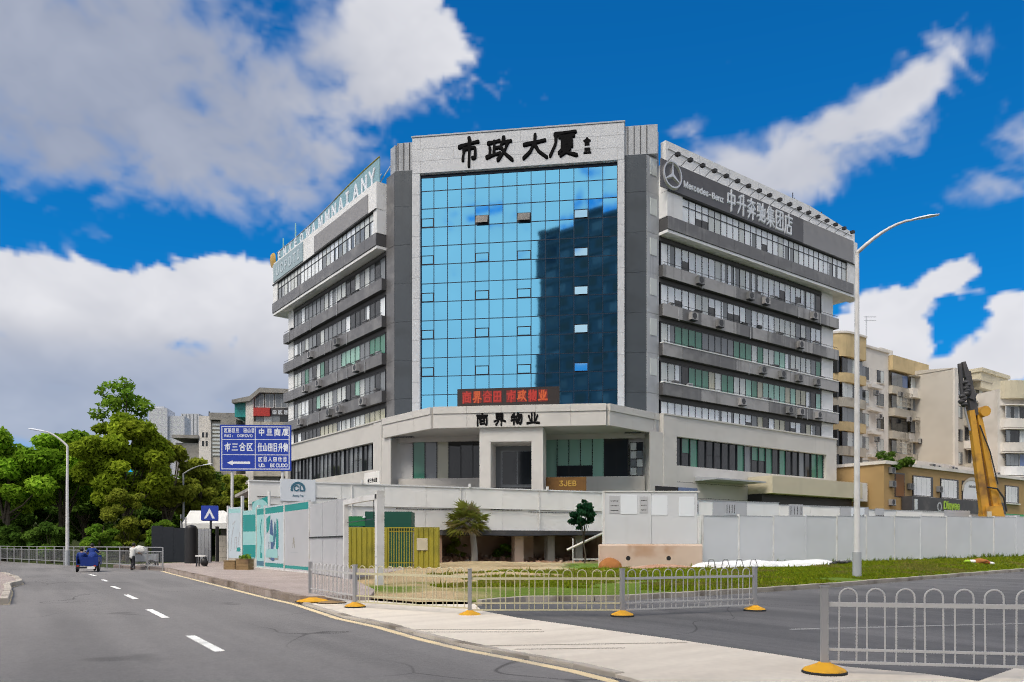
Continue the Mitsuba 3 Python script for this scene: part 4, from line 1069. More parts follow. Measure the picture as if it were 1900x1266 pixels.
# the pedestrian fence along the far kerb
ln = LineString([(-20.75, 46.5), (-30.2, 55.9), (-47.8, 73.3), (-62, 87)])
t = thing('pedestrian_fence', 'grey steel pedestrian fence along the far kerb below the trees', 'fence')
L_ = ln.length
for k in range(int(L_ / 2.4) + 1):
    q = ln.interpolate(min(k * 2.4, L_)).coords[0]
    part(t, 'post', MB().tube([(*q, -.02), (*q, 1.42)], .045, 8), 'm_galv')
    if k * 2.4 + 2.4 <= L_:
        q2 = ln.interpolate(k * 2.4 + 2.4).coords[0]
        for z in (1.4, 1.15, .28):
            part(t, 'rail', MB().tube([(*q, z), (*q2, z)], .032, 6), 'm_galv')
        bars = MB()
        for j in range(1, 12):
            s = ln.interpolate(k * 2.4 + j * .2).coords[0]
            bars.tube([(*s, .28), (*s, 1.15)], .011, 4)
        part(t, 'bars', bars, 'm_galv', kind='stuff')

# ------------------------------------------------------------------ low building in front: white parapet, dark shopfront
PA, PB = np.array([-16.5, 49.0]), np.array([7.2, 60.2])
FP = Fr(PA, PB - PA)
LP = np.linalg.norm(PB - PA)
t = thing('low_shop_building', 'low half demolished shop building with a long white parapet and a dark open front', 'building')
part(t, 'roof', MB().box(FP, .1, LP - .1, -9, -.3, 5.0, 5.2), 'm_concretegrey')
k = 0
for a, b in zip(np.linspace(0, LP, 10), np.linspace(0, LP, 10)[1:]):
    part(t, 'parapet_panel', MB().box(FP, a + .01, b - .01, -.3, .10 + .02 * (k % 2), 4.12, 5.52), 'm_hoardwhite')
    part(t, 'parapet_panel', MB().box(FP, a + .01, b - .01, -.3, -.02 + .015 * (k % 2), 2.6, 4.10), 'm_hoardwhite')
    part(t, 'coping', MB().box(FP, a, b, -.4, .18, 5.53, 5.62), 'm_bright')
    k += 1
for a, b, z in ((.5, 5.5, 4.6), (9.5, 13.5, 4.0), (16.5, 19, 4.08), (19.5, 24, 3.95)):
    part(t, 'cable', MB().tube([FP.p(a, .16, z), FP.p((a + b) / 2, .17, z - .03), FP.p(b, .16, z)], .025, 5), 'm_frame')
for u in (6.5, 14.2, 20.4):
    part(t, 'downpipe', MB().tube([FP.p(u, .15, 5.5), FP.p(u, .15, 2.7)], .04, 6), 'm_steelwhite')
    part(t, 'stud', MB().box(FP, u + .6, u + .72, .1, .3, 5.6, 5.85), 'm_steelwhite')
part(t, 'lower_wall', MB().box(FP, .2, 12.6, -.4, -.1, 0, 2.6), 'm_plaster_grey')
part(t, 'canopy_edge', MB().box(FP, 12.6, LP, -3.6, .75, 2.22, 2.56), 'm_boomdark', 'dark edge of the shopfront canopy')
part(t, 'signal_pipes', MB().tube([FP.p(13, .8, 2.3), FP.p(18, .84, 2.2), FP.p(LP, .8, 2.36)], .05, 6), 'm_frame')
part(t, 'back_wall', MB().box(FP, 12.6, LP, -3.7, -3.5, -.1, 2.3), 'm_room')
part(t, 'partition', MB().box(FP, 12.6, 12.9, -6, -.1, -.1, 2.3), 'm_room')
part(t, 'partition', MB().box(FP, LP - .3, LP, -6, -.1, -.1, 2.3), 'm_room')
part(t, 'partition', MB().box(FP, 19.3, 20.9, -2.0, -1.8, -.1, 2.3), 'm_pinkwall')
for u, m, w in ((18.85, 'm_pinkwall', .36), (21.5, 'm_concretegrey', .30), (23.9, 'm_concretegrey', .3)):
    part(t, 'column', MB().box(FP, u - w, u + w, -.6, -.05, -.1, 2.22), m)
r_ = np.random.default_rng(8)
mb = MB()
for k in range(420):
    u, n = r_.uniform(12.9, LP - .4), r_.uniform(-3.4, .9)
    q = FP.p(u, n, 0)
    h = .12 + .75 * max(0, -n / 3.5) * r_.random()
    s = r_.uniform(.08, .26)
    m = trimesh.creation.box((s * 2, s * r_.uniform(.8, 1.6), s))
    m.apply_transform(trimesh.transformations.euler_matrix(*r_.uniform(0, 6, 3)))
    m.apply_translation([q[0], q[1], h])
    mb.tm(m)
part(t, 'rubble', mb, 'm_rubble', 'broken bricks heaped in the shopfront', kind='stuff')
S = thing('logo_board', 'white board with a blue arched logo on the left end of the parapet', 'sign')
part(S, 'board', MB().box(FP, 1.9, 4.1, .12, .20, 4.35, 5.75), 'm_signwhite')
arc = Point(0, 0).buffer(.46, 16).difference(Point(0, 0).buffer(.33, 16)).intersection(Polygon([(-1, -.12), (1, -.12), (1, 1), (-1, 1)]))
part(S, 'arch', MB().flat(arc, FP, .20, .23, 3.0, 5.1), 'm_posterink')
part(S, 'lettering', letters('CL', .36, FP, 2.7, .205, 4.98, .03), 'm_posterink')
part(S, 'lettering', letters('Anny Ya', .13, FP, 2.65, .205, 4.62, .02, False), 'm_posterink')
t = thing('leaning_beam', 'pale timber beam leaning across the right end of the dark shopfront', 'beam')
part(t, 'beam', MB().tube([(X(1052, 55), 55, Z(1021, 55)), (X(1121, 55), 55.2, Z(989, 55))], .09, 4), 'm_plaster')
t = thing('window_frame', 'white window frame standing in rubble under the leaning beam', 'window frame')
f_ = Fr((X(1062, 55.4), 55.4), (1, .1))
for a in ((0, .07, .5, 2.0), (0, 2.0, .5, .57), (1.95, 2.02, .5, 1.4)):
    part(t, 'bar', MB().box(f_, a[0], a[1], -.04, .04, a[2], a[3]), 'm_bright')
part(t, 'foot', MB().box(f_, 0, 2.0, -.03, .03, .0, .06), 'm_bright')
part(t, 'leg', MB().box(f_, .02, .06, -.03, .03, .06, .5), 'm_bright')

# white site wall with posters in front of the right half, pinkish plinth
FB_ = Fr((5.5, 46.3), (1, .02))
t = thing('site_wall', 'pale grey site wall on a soil stained pinkish plinth left of the grey hoarding', 'wall')
for a, b in ((0, 2.75), (2.76, 5.5)):
    part(t, 'panel', MB().box(FB_, a, b - .012, -.3, 0, 1.62, 4.66), 'm_hoarding')
part(t, 'edge_post', MB().box(FB_, -.12, 0, -.32, .03, 1.6, 4.75), 'm_steelwhite')
part(t, 'edge_post', MB().box(FB_, 5.5, 5.62, -.32, .03, 1.2, 3.2), 'm_steelwhite')
part(t, 'coping', MB().box(FB_, -.12, 5.62, -.34, .05, 4.67, 4.75), 'm_steelwhite')
part(t, 'plinth', MB().add([FB_.p(u, n, z) for n, z in ((.16, -.1), (.16, 1.50), (.06, 1.6), (-.35, 1.6), (-.35, -.1)) for u in (-.35, 5.75)],
                           [[2 * j, 2 * j + 2, 2 * j + 3, 2 * j + 1] for j in range(4)] + [[0, 8, 6, 2], [1, 3, 7, 9]]), 'm_pinkwall', 'pinkish concrete plinth stained with soil')
for u in (1.35, 3.75):
    part(t, 'drain_hole', MB().flat(Point(0, 0).buffer(.13, 8), FB_, .15, .172, u, .75), 'm_black')
for k, (u, w, z0, z1, m) in enumerate(((.25, .62, 3.42, 4.45, 'm_postergrey'), (.95, .95, 3.38, 4.5, 'm_signwhite'), (2.05, .5, 3.45, 4.42, 'm_postergrey'), (2.75, .95, 3.3, 4.45, 'm_signwhite'), (4.4, .9, 3.25, 4.4, 'm_signwhite'))):
    p_ = thing('notice', ('printed notice at the left end of the site wall', 'blank white notice second from the left on the site wall', 'narrow grey notice in the middle of the site wall', 'large blank white notice right of the narrow grey one', 'white notice at the right end of the site wall')[k], 'notice')
    part(p_, 'sheet', MB().box(FB_, u, u + w, .004, .03, z0, z1), m)
    if k in (0, 2):
        for j in range(3):
            part(p_, 'ruled_line', MB().box(FB_, u + .08, u + w - .08, .03, .036, z0 + .15 + j * .28, z0 + .19 + j * .28), 'm_frame')
t = thing('soil_heap', 'rounded heap of orange soil against the pinkish plinth', 'heap')
part(t, 'soil', MB().blob((X(1132, 45.6), 45.6, .1), (.72, .6, .72), 3, .10, 2), 'm_orange', smooth=True)
t = thing('soil_heap', 'low spread of brown soil on the verge before the dark shopfront', 'heap')
part(t, 'soil', MB().blob((-1.5, 50, .0), (6.5, 3.0, .5), 3, .22, 4), 'm_earth', smooth=True)
t = thing('soil_heap', 'low heap of brown earth clods before the pinkish plinth', 'heap')
part(t, 'soil', MB().blob((8.6, 44.4, .0), (2.4, 1.1, .42), 3, .3, 6), 'm_rubble', smooth=True)
t = thing('tarpaulin', 'white plastic tarpaulin lying crumpled at the foot of the grey hoarding', 'tarpaulin')
for k in range(6):
    u = k * .17
    q = np.array([11.6, 44.8]) * (1 - u) + np.array([19.8, 48.6]) * u
    part(t, 'fold', MB().blob((q[0], q[1], .22), (1.35, .7, .36 + .05 * (k % 3)), 3, .16, 11 + k), 'm_bright', smooth=True)
for k in range(4):
    x = X(1312 + k * 26, 43.8)
    part(t, 'black_hoop', MB().tube([(x, 43.8, .18), (x + .12, 43.8, .72), (x + .38, 43.85, .72), (x + .52, 43.8, .16)], .022, 5), 'm_frame')
t = thing('debris_pile', 'dark scrap lying at the foot of the grey hoarding left of the tall lamp', 'debris')
for k in range(6):
    part(t, 'scrap', MB().tube([(X(1540 + 6 * k, 47), 47 + .1 * k, .42 + .05 * (k % 3)), (X(1556 + 5 * k, 47), 47.2, .50 + .06 * (k % 2))], .07, 5), 'm_boomdark')
t = thing('debris_pile', 'orange and white rubbish lying on the grass strip at the far right', 'debris')
for k, (px, m, s) in enumerate(((1795, 'm_limegreen', .16), (1806, 'm_hoardwhite', .2), (1818, 'm_orange', .34), (1826, 'm_redorange', .26), (1838, 'm_hoardwhite', .18))):
    part(t, 'scrap', MB().blob((X(px, 48), 48, float(lawn_z(X(px, 48), 48)) + s * .3), (s * 1.3, s, s * .6), 2, .3, k), m, smooth=True)

# ------------------------------------------------------------------ hoardings
HA, HB = np.array([11.35, 46.6]), np.array([47.0, 65.0])
FH = Fr(HA, HB - HA)
t = thing('grey_hoarding', 'long plain grey hoarding of wide panels behind the grass strip on the right', 'hoarding')
for k in range(14):
    u = k * 2.86
    z = float(.05 + .014 * u)
    part(t, 'panel', MB().box(FH, u + .06, u + 2.80, -.05, .0 + .014 * (k % 3), z, z + 3.22), 'm_hoarding')
    part(t, 'post', MB().box(FH, u - .05, u + .05, -.08, .045, z - .1, z + 3.3 + .05 * (k % 2)), 'm_steelwhite' if k % 4 != 3 else 'm_hoarding')
    part(t, 'cap_rail', MB().box(FH, u + .06, u + 2.80, -.07, .03, z + 3.225, z + 3.27), 'm_metal')
WA, WB = np.array([11.0, 52.0]), np.array([56.0, 71.6])
FW = Fr(WA, WB - WA)
t = thing('white_site_fence', 'white panelled site fence rising behind the grey hoarding', 'fence')
for k in range(17):
    u = k * 2.88
    z1 = 4.52 - .02 * u + .05 * (k % 3)
    part(t, 'panel', MB().box(FW, u + .02, u + 2.86, -.06, .02 * (k % 2), .2, z1), ('m_hoardwhite', 'm_hoardwhite', 'm_bright', 'm_postergrey')[(k * 7) % 4])
    part(t, 'cap', MB().box(FW, u + .02, u + 2.86, -.08, .05, z1 + .003, z1 + .05), 'm_metal')
for k, (u, w, lb) in enumerate(((.9, .8, 'notice with a ruled frame at the left end of the white site fence'), (3.9, .9, 'barred notice on the second panel of the white site fence'), (9.5, 1.3, 'grey notice on the fourth panel of the white site fence'), (15.5, 1.3, 'notice with small black marks left of the tall street lamp'), (17.9, .9, 'notice with dotted rows just left of the tall street lamp'), (25.4, 3.0, 'wide framed notice low on the white fence under the dark shop sign'))):
    p_ = thing('notice', lb, 'notice')
    z0 = 3.7 if k < 3 else 3.55
    part(p_, 'sheet', MB().box(FW, u, u + w, .024, .05, z0 - .1, z0 + .75), 'm_postergrey' if k != 3 else 'm_signwhite')
    for j in range(4):
        x = u + w * (.12 + .24 * j)
        part(p_, 'mark', MB().box(FW, x, x + (.05 if k < 3 else .12), .05, .056, z0 + .0, z0 + (.6 if k < 3 else .25)), 'm_frame')

# printed hoarding on the left
PH0, PH1 = np.array([-15.0, 46.0]), np.array([-9.7, 37.5])
FQ = Fr(PH0, PH1 - PH0, [-(PH1 - PH0)[1] / -10.02, 0]) if False else Fr(PH0, PH1 - PH0)
LQ = np.linalg.norm(PH1 - PH0)
t = thing('printed_hoarding', 'white hoarding printed with teal pictures along the pavement', 'hoarding')
z0, z1 = .28, 3.72
segs = ((0, 1.75, 'narrow teal tinted panel'), (1.85, 5.7, 'panel with a blue figure'), (5.8, LQ, 'pale panel with a small dark mark'))
for k, (a, b, lb) in enumerate(segs):
    p_ = part(t, 'panel', MB().box(FQ, a + .03, b, -.06, 0, z0, z1), 'm_tealpale' if k == 0 else ('m_poster', 'm_poster', 'm_postergrey')[k], lb)
    part(p_, 'top_band', MB().box(FQ, a + .06, b - .03, 0, .006, z1 - .42, z1 - .08), 'm_teal')
    part(p_, 'foot_band', MB().box(FQ, a + .06, b - .03, 0, .006, z0 + .06, z0 + .34 - .06 * k), 'm_teal' if k else 'm_posterink')
    part(t, 'post', MB().box(FQ, a - .07, a + .03, -.1, .05, .1, z1 + .08), 'm_steelwhite')
    part(t, 'foot_rail', MB().box(FQ, a + .03, b, -.08, .02, .2, .275), 'm_steelwhite')
P1 = scene and [k for k in scene if k.startswith(t + '__panel')][1]
fig = [([(-1.3, .35), (1.0, .35), (.9, .75), (-1.2, .7)], 'm_tealpale'), ([(-1.25, 2.45), (-.5, 2.6), (-.7, 1.9), (-1.2, 1.7)], 'm_teal'), ([(.75, .7), (1.15, .9), (1.1, 2.2), (.85, 2.4)], 'm_teal'), ([(-.35, .2), (-.28, 1.0), (-.5, 1.7), (-.35, 2.3), (-.1, 2.35), (.0, 1.8), (.15, 1.2), (.1, .5), (.3, .2)], 'm_pane_blue'), ([(.3, .9), (.65, 1.5), (.6, 2.1), (.45, 2.25), (.3, 1.8), (.2, 1.3)], 'm_posterink'),
       ([(-.55, 1.25), (.1, 1.2), (.12, 1.45), (-.5, 1.55)], 'm_tealpale')]
for g, m in fig:
    part(P1, 'print', MB().flat(Polygon(g).buffer(.05), FQ, .006 if m != 'm_tealpale' else .012, .012 if m != 'm_tealpale' else .016, 3.45, .55), m)
part(P1, 'print', MB().flat(Point(0, 0).buffer(.85, 16).difference(Point(0, 0).buffer(.76, 16)).intersection(Polygon([(-2, -2), (2, -2), (2, .5), (-2, .1)])), FQ, .006, .010, 3.5, 1.5), 'm_posterink')
part(P1, 'print', MB().box(FQ, 2.7, 4.6, .006, .010, .75, .95), 'm_concretegrey')
P0, P2 = [k for k in scene if k.startswith(t + '__panel') and k.count('__') == 1 and 'panel' in k][0], t + '__panel_002'
part(P0, 'print', MB().flat(LineString([(0, 0), (.15, .8), (-.1, 1.4), (.2, 1.9)]).buffer(.06), FQ, .006, .010, .9, 1.1), 'm_teal')
part(P0, 'print', MB().box(FQ, .8, 1.2, .006, .010, .8, 1.1), 'm_teal')
part(P2, 'print', MB().flat(Polygon([(0, 0), (.12, .55), (.3, .6), (.42, .1), (.3, .0), (.24, .35)]), FQ, .002, .006, 7.2, 1.35), 'm_concretegrey')
part(P2, 'print', MB().box(FQ, 6.9, 8.2, .002, .006, 1.15, 1.2), 'm_metal')
FK = Fr((-17.45, 48.1), (2.6, -2.1))
t = thing('set_back_hoarding', 'two printed panels set back at the left end of the teal hoarding', 'hoarding')
p_ = part(t, 'panel', MB().box(FK, .05, 1.45, -.06, 0, .75, 3.85), 'm_poster', 'white panel with grey sketches')
part(p_, 'top_band', MB().box(FK, .08, 1.42, 0, .006, 3.5, 3.75), 'm_tealpale')
for g in ([(.3, 1.2), (.45, 2.2), (.6, 2.6)], [(.75, 1.3), (.75, 2.0), (.95, 2.0), (.95, 1.3)], [(1.1, 1.5), (1.25, 2.3)], [(.5, 2.8), (.8, 3.0)]):
    part(p_, 'print', MB().flat(LineString(g).buffer(.035), FK, .001, .006), 'm_metal')
part(p_, 'print', MB().box(FK, .95, 1.35, .001, .006, 1.15, 1.4), 'm_teal')
p_ = part(t, 'panel', MB().box(FK, 1.62, 3.2, -.06, 0, .75, 3.6), 'm_tealpale', 'panel with a teal picture')
part(p_, 'print', MB().box(FK, 1.65, 3.17, 0, .006, 2.35, 3.35), 'm_teal')
part(p_, 'print', MB().box(FK, 1.65, 3.17, 0, .006, .8, 1.55), 'm_teal')
for u, h in ((0, 3.95), (1.53, 4.5), (3.24, 3.9)):
    part(t, 'post', MB().box(FK, u - .06, u + .06, -.1, .05, .1, h), 'm_steelwhite')
part(t, 'foot', MB().box(FK, 0, 3.3, -.1, .0, .1, .74), 'm_plaster_grey')
FT = Fr((X(468, 46.5), 46.5), (1, -.15))
t = thing('teal_board', 'teal and white board standing behind the printed hoarding under the parapet', 'board')
part(t, 'board', MB().add([FT.p(u, n, z) for n in (0, -.06) for u, z in ((0, .2), (1.0, .2), (1.0, 4.45), (0, 4.1))], [[0, 1, 2, 3], [7, 6, 5, 4], [0, 3, 7, 4], [1, 5, 6, 2], [3, 2, 6, 7]]), 'm_teal')
part(t, 'dome_print', MB().flat(Point(0, 0).buffer(.5, 12).intersection(Polygon([(-1, -.4), (1, -.4), (1, 1), (-1, 1)])), FT, .0, .008, .5, 3.75), 'm_tealpale')
part(t, 'post', MB().box(FT, 1.0, 1.12, -.08, .04, .2, 4.75), 'm_steelwhite')
# plain lavender panel and the white portal frame
GA, GB = np.array([-9.6, 37.2]), np.array([-6.7, 31.4])
FG = Fr(GA, GB - GA)
LG = np.linalg.norm(GB - GA)
t = thing('plain_hoarding', 'plain lavender grey hoarding between the printed panels and the white gate frame', 'hoarding')
n_ = 5
for k in range(n_):
    for j, (a, b) in enumerate(((.25, 1.9), (1.92, 3.45))):
        part(t, 'panel', MB().box(FG, LG * k / n_ + .01, LG * (k + 1) / n_ - .01, -.06, .012 * (k % 2), a, b), 'm_postergrey')
part(t, 'post', MB().box(FG, -.08, .0, -.1, .06, .15, 3.62), 'm_steelwhite')
part(t, 'rail', MB().box(FG, 0, LG, .014, .05, 1.88, 1.94), 'm_frame')
t = thing('portal_gateway', 'white steel gate frame with one tall post standing on the verge', 'gateway')
g0, g1 = np.array([-6.65, 31.3]), np.array([-4.62, 27.3])
FGG = Fr(g0, g1 - g0)
LGG = np.linalg.norm(g1 - g0)
part(t, 'post', MB().box(FGG, -.09, .09, -.09, .09, .1, 3.35), 'm_steelwhite')
part(t, 'post', MB().box(FGG, LGG - .13, LGG + .13, -.13, .13, .08, 3.46), 'm_steelwhite')
part(t, 'beam', MB().box(FGG, .09, LGG - .13, -.08, .08, 3.17, 3.36), 'm_steelwhite')
part(t, 'bolt', MB().box(FGG, LGG - .05, LGG + .06, .13, .16, 3.18, 3.34), 'm_black')
for z in (.55, .85, 1.15):
    part(t, 'rung', MB().box(FGG, LGG - .10, LGG + .10, .131, .145, z, z + .03), 'm_metal')
part(t, 'wire', MB().tube([FGG.p(LGG - .7, 0, 3.17), FGG.p(LGG - .7, 0, 2.5), FGG.p(.2, 0, 2.45)], .015, 4), 'm_frame')
# olive fence and green booth behind it
FO = Fr((X(644, 45), 45.0), (1, .04))
t = thing('corrugated_fence', 'olive yellow corrugated metal fence behind the white gate post', 'fence')
for k in range(18):
    u = k * .295
    if 2.3 < u < 3.55:
        part(t, 'bar', MB().box(FO, u, u + .05, -.03, .02, .15, 2.52), 'm_olivefence')
        part(t, 'bar', MB().box(FO, u + .15, u + .19, -.03, .02, .15, 2.52), 'm_olivefence')
    else:
        part(t, 'sheet', MB().add([FO.p(u + a, n, z) for z in (.12, 2.52) for a, n in ((0, 0), (.07, 0), (.11, .07), (.22, .07), (.26, 0), (.292, 0))], [[i, i + 1, i + 7, i + 6] for i in range(5)]), 'm_olivefence')
for z in (.5, 2.3, 2.52):
    part(t, 'rail', MB().box(FO, 0, 5.3, -.07, -.032, z, z + .06), 'm_olivefence')
part(t, 'notice', MB().box(FO, 4.0, 4.62, .08, .10, 1.25, 1.95), 'm_cream', 'pale notice')
t = thing('guard_booth', 'dark green guard booth with a flat fascia behind the olive fence', 'booth')
FGB = Fr((X(645, 47.5), 47.5), (1, .03))
part(t, 'wall', MB().box(FGB, 0, 3.75, -2.2, -.15, .1, 2.7), 'm_green')
part(t, 'fascia', MB().box(FGB, 1.05, 3.85, -2.3, 0, 2.55, 3.58), 'm_green')
part(t, 'side_fascia', MB().box(FGB, -.1, 1.04, -2.2, -.1, 2.71, 3.3), 'm_brightgreen')
part(t, 'window', MB().box(FGB, .1, .9, -.15, -.1, 2.0, 2.65), 'm_pane_mint')
part(t, 'lamp', MB().lathe([(0, .1), (.08, .08), (.1, 0), (0, -.03)], FGB.p(1.0, .05, 3.2), 10), 'm_signwhite')

# ------------------------------------------------------------------ left corner: signs, gate, crates
FS = Fr((X(408, 51), 51.0), (1, .035))
t = thing('direction_sign', 'large blue direction sign board with white lettering and an arrow on two posts', 'road sign')
wS, z0, z1 = 4.6, Z(874, 51), Z(788.5, 51)
part(t, 'board', MB().box(FS, 0, wS, -.08, 0, z0, z1), 'm_signblue')
hS = z1 - z0
for u in (.74, 4.0):
    part(t, 'post', MB().tube([FS.p(u, -.16, 0), FS.p(u, -.16, z1 - .3)], .09, 10), 'm_steelwhite')
o = .1
gx = 2.28
for a, b, c, d in ((o, wS - o, o, o + .05), (o, wS - o, hS - o - .05, hS - o), (o, o + .05, o + .05, hS - o - .05), (wS - o - .05, wS - o, o + .05, hS - o - .05), (gx - .02, gx + .02, o + .05, hS - o - .05),
                   (o + .05, gx - .02, 1.03, 1.07), (gx + .02, wS - o - .05, 1.03, 1.07), (o + .05, gx - .02, 2.03, 2.07), (gx + .02, wS - o - .05, 2.03, 2.07)):
    part(t, 'border', MB().box(FS, a, b, 0, .008, z0 + c, z0 + d), 'm_signwhite')


def row(chars, u0, step, z, w, h, pen):
    for k, ch in enumerate(chars):
        if ch == ' ':
            continue
        if ch in STROKES:
            part(t, 'character', MB().flat(glyph(ch, w, h, pen), FS, 0, .008, u0 + k * step, z0 + z), 'm_signwhite')
        else:
            part(t, 'character', letters(ch, h, FS, u0 + k * step, 0, z0 + z, .008), 'm_signwhite')


row('区田目旦 田山目', .28, .25, 2.50, .2, .26, .035)
row('RAI: DOROVO', .28, .165, 2.2, .15, .17, .03)
row('中旦商厦', 2.5, .51, 2.32, .38, .42, .06)
row('市三合区', .3, .48, 1.3, .38, .5, .06)
row('仕山田目升物', 2.45, .33, 1.28, .28, .52, .055)
part(t, 'arrow', MB().flat(unary_union([Polygon([(0, 0), (.38, .16), (.38, -.16)]), Polygon([(.3, -.075), (1.5, -.075), (1.5, .075), (.3, .075)])]), FS, 0, .008, .45, z0 + .52), 'm_signwhite')
row('区目人田仕目', 2.48, .32, .62, .24, .28, .04)
row('UD. BICUDO', 2.48, .185, .25, .15, .22, .03)
y_ = 61.5
FX = Fr((X(373, y_), y_), (1, .02))
t = thing('crossing_sign', 'small square blue pedestrian crossing sign on a black post', 'road sign')
zc = Z(967, y_)
part(t, 'plate', MB().flat(Polygon([(.05, 0), (1.3, 0), (1.35, .05), (1.35, 1.1), (1.3, 1.15), (.05, 1.15), (0, 1.1), (0, .05)]), FX, -.05, 0, 0, zc), 'm_signblue')
part(t, 'symbol', MB().flat(Polygon([(.66, 1.0), (1.08, .18), (.88, .18), (.68, .62), (.55, .40), (.40, .18), (.24, .18)]), FX, 0, .012, 0, zc), 'm_signwhite')
part(t, 'post', MB().tube([FX.p(.72, -.12, .15), FX.p(.72, -.12, zc + 1.0)], .09, 8), 'm_frame')
t = thing('bollard', 'tall black bollard just right of the blue crossing sign post', 'bollard')
part(t, 'shaft', MB().tube([FX.p(1.15, -.3, .15), FX.p(1.15, -.3, Z(977, y_))], .14, 10), 'm_black')
t = thing('bollard', 'tall thin black post nearest to the printed hoarding', 'bollard')
part(t, 'shaft', MB().tube([FX.p(1.9, -.5, .15), FX.p(1.9, -.5, Z(958, y_))], .08, 8), 'm_black')
t = thing('bollard', 'short grey and black post beside the set back panels', 'bollard')
part(t, 'shaft', MB().tube([FX.p(2.25, .2, .15), FX.p(2.25, .2, Z(990, y_))], .09, 8), 'm_metal')
part(t, 'cap', MB().tube([FX.p(2.25, .2, Z(990, y_)), FX.p(2.25, .2, Z(974, y_))], .1, 8), 'm_black')
t = thing('gate_pier', 'thick black round topped pier at the end of the pedestrian fence', 'pier')
part(t, 'shaft', MB().lathe([(0, Z(974, 57)), (.3, Z(976, 57)), (.46, Z(982, 57)), (.47, 0)], (X(355, 57), 57, 0), 16), 'm_black', smooth=40)
t = thing('sliding_gate', 'grey ribbed metal gate beside the black pier', 'gate')
f_ = Fr((X(366, 58.5), 58.5), (1, .1))
for k in range(7):
    part(t, 'slat', MB().box(f_, k * .14, k * .14 + .12, -.04, .03 * (k % 2), .2, Z(982, 58.5)), 'm_metal')
t = thing('block_wall', 'low wall of pale blocks between the crossing sign and the printed hoarding', 'wall')
f_ = Fr((X(399, 63), 63), (1, .05))
for r in range(5):
    for k in range(3):
        a, b = max(0, k * .62 - (r % 2) * .3), min(1.6, k * .62 + .6 - (r % 2) * .3)
        if b > a + .1:
            part(t, 'block', MB().box(f_, a, b, -.2, rng.uniform(0, .02), .1 + r * .44, .52 + r * .44), 'm_plaster_grey')
t = thing('site_screen', 'dark navy screen fence under the trees left of the black pier', 'fence')
f_ = Fr((X(281, 66), 66), (1, -.02))
for k in range(3):
    part(t, 'panel', MB().box(f_, k * .95, k * .95 + .94, -.06, .01 * (k % 2), .1, Z(976 + 2 * k, 66)), 'm_nightblue')
part(t, 'post', MB().box(f_, 2.86, 2.96, -.08, .04, .1, Z(960, 66)), 'm_galv')
t = thing('white_tent', 'white peaked tent roof behind the crossing sign', 'tent')
yt = 74
c0 = np.array([X(392, yt), yt, Z(948, yt)])
bas = [np.array([X(px, yt + d), yt + d, Z(py, yt)]) for px, py, d in ((338, 973, -2.5), (448, 972, -2.5), (452, 968, 3), (345, 968, 3))]
part(t, 'canopy', MB().add([c0 - (2, 0, 0), c0 + (1.2, 0, 0)] + bas, [[0, 2, 3, 1], [1, 3, 4, 1], [0, 1, 4, 5], [0, 5, 2, 0]]), 'm_clothwhite')
for b in bas:
    part(t, 'leg', MB().tube([(b[0], b[1], 0), tuple(b)], .06, 6), 'm_galv')
part(t, 'valance', MB().quad(bas[0], bas[1], bas[1] - (0, 0, .5), bas[0] - (0, 0, .5)), 'm_clothwhite')
for k, (px, w, h, y, lb) in enumerate(((427, .72, .46, 43.2, 'plain wooden crate at the left of the pair by the set back panels'), (451, .78, .56, 42.6, 'wooden planter crate with plants at the foot of the set back panels'))):
    t = thing('wooden_crate', lb, 'crate')
    f_ = Fr((X(px, y) - w / 2, y), (1, -.3))
    for j in range(3):
        part(t, 'board', MB().box(f_, 0, w, -.5, .01 * (j % 2), .2 + j * h / 3, .2 + (j + .94) * h / 3), 'm_timber')
    part(t, 'rim', MB().box(f_, -.03, w + .03, -.53, .03, .2 + h, .24 + h), 'm_timber')
    if k:
        lv, lc = leaves([(X(px, y) + .2, y + .1, .9), (X(px, y) - .1, y + .2, .85)], [(.25, .2, .18), (.2, .2, .15)], 260, .09, MID, np.random.default_rng(6))
        part(t, 'plants', lv, 'm_leaf', color=lc)
t = thing('stool', 'small white topped stool standing before the grey ribbed gate', 'stool')
x_, y_ = X(374, 49), 49
part(t, 'seat', MB().box(W, x_ - .3, x_ + .3, y_ - .25, y_ + .25, .82, .9), 'm_hoardwhite')
for a in (-.24, .24):
    for b in (-.2, .2):
        part(t, 'leg', MB().tube([(x_ + a, y_ + b, .18), (x_ + a * .85, y_ + b * .85, .82)], .045, 6), 'm_frame')
part(t, 'bag', MB().blob((x_ + .2, y_ - .1, .48), (.24, .2, .26), 2, .2, 3), 'm_black', smooth=True)

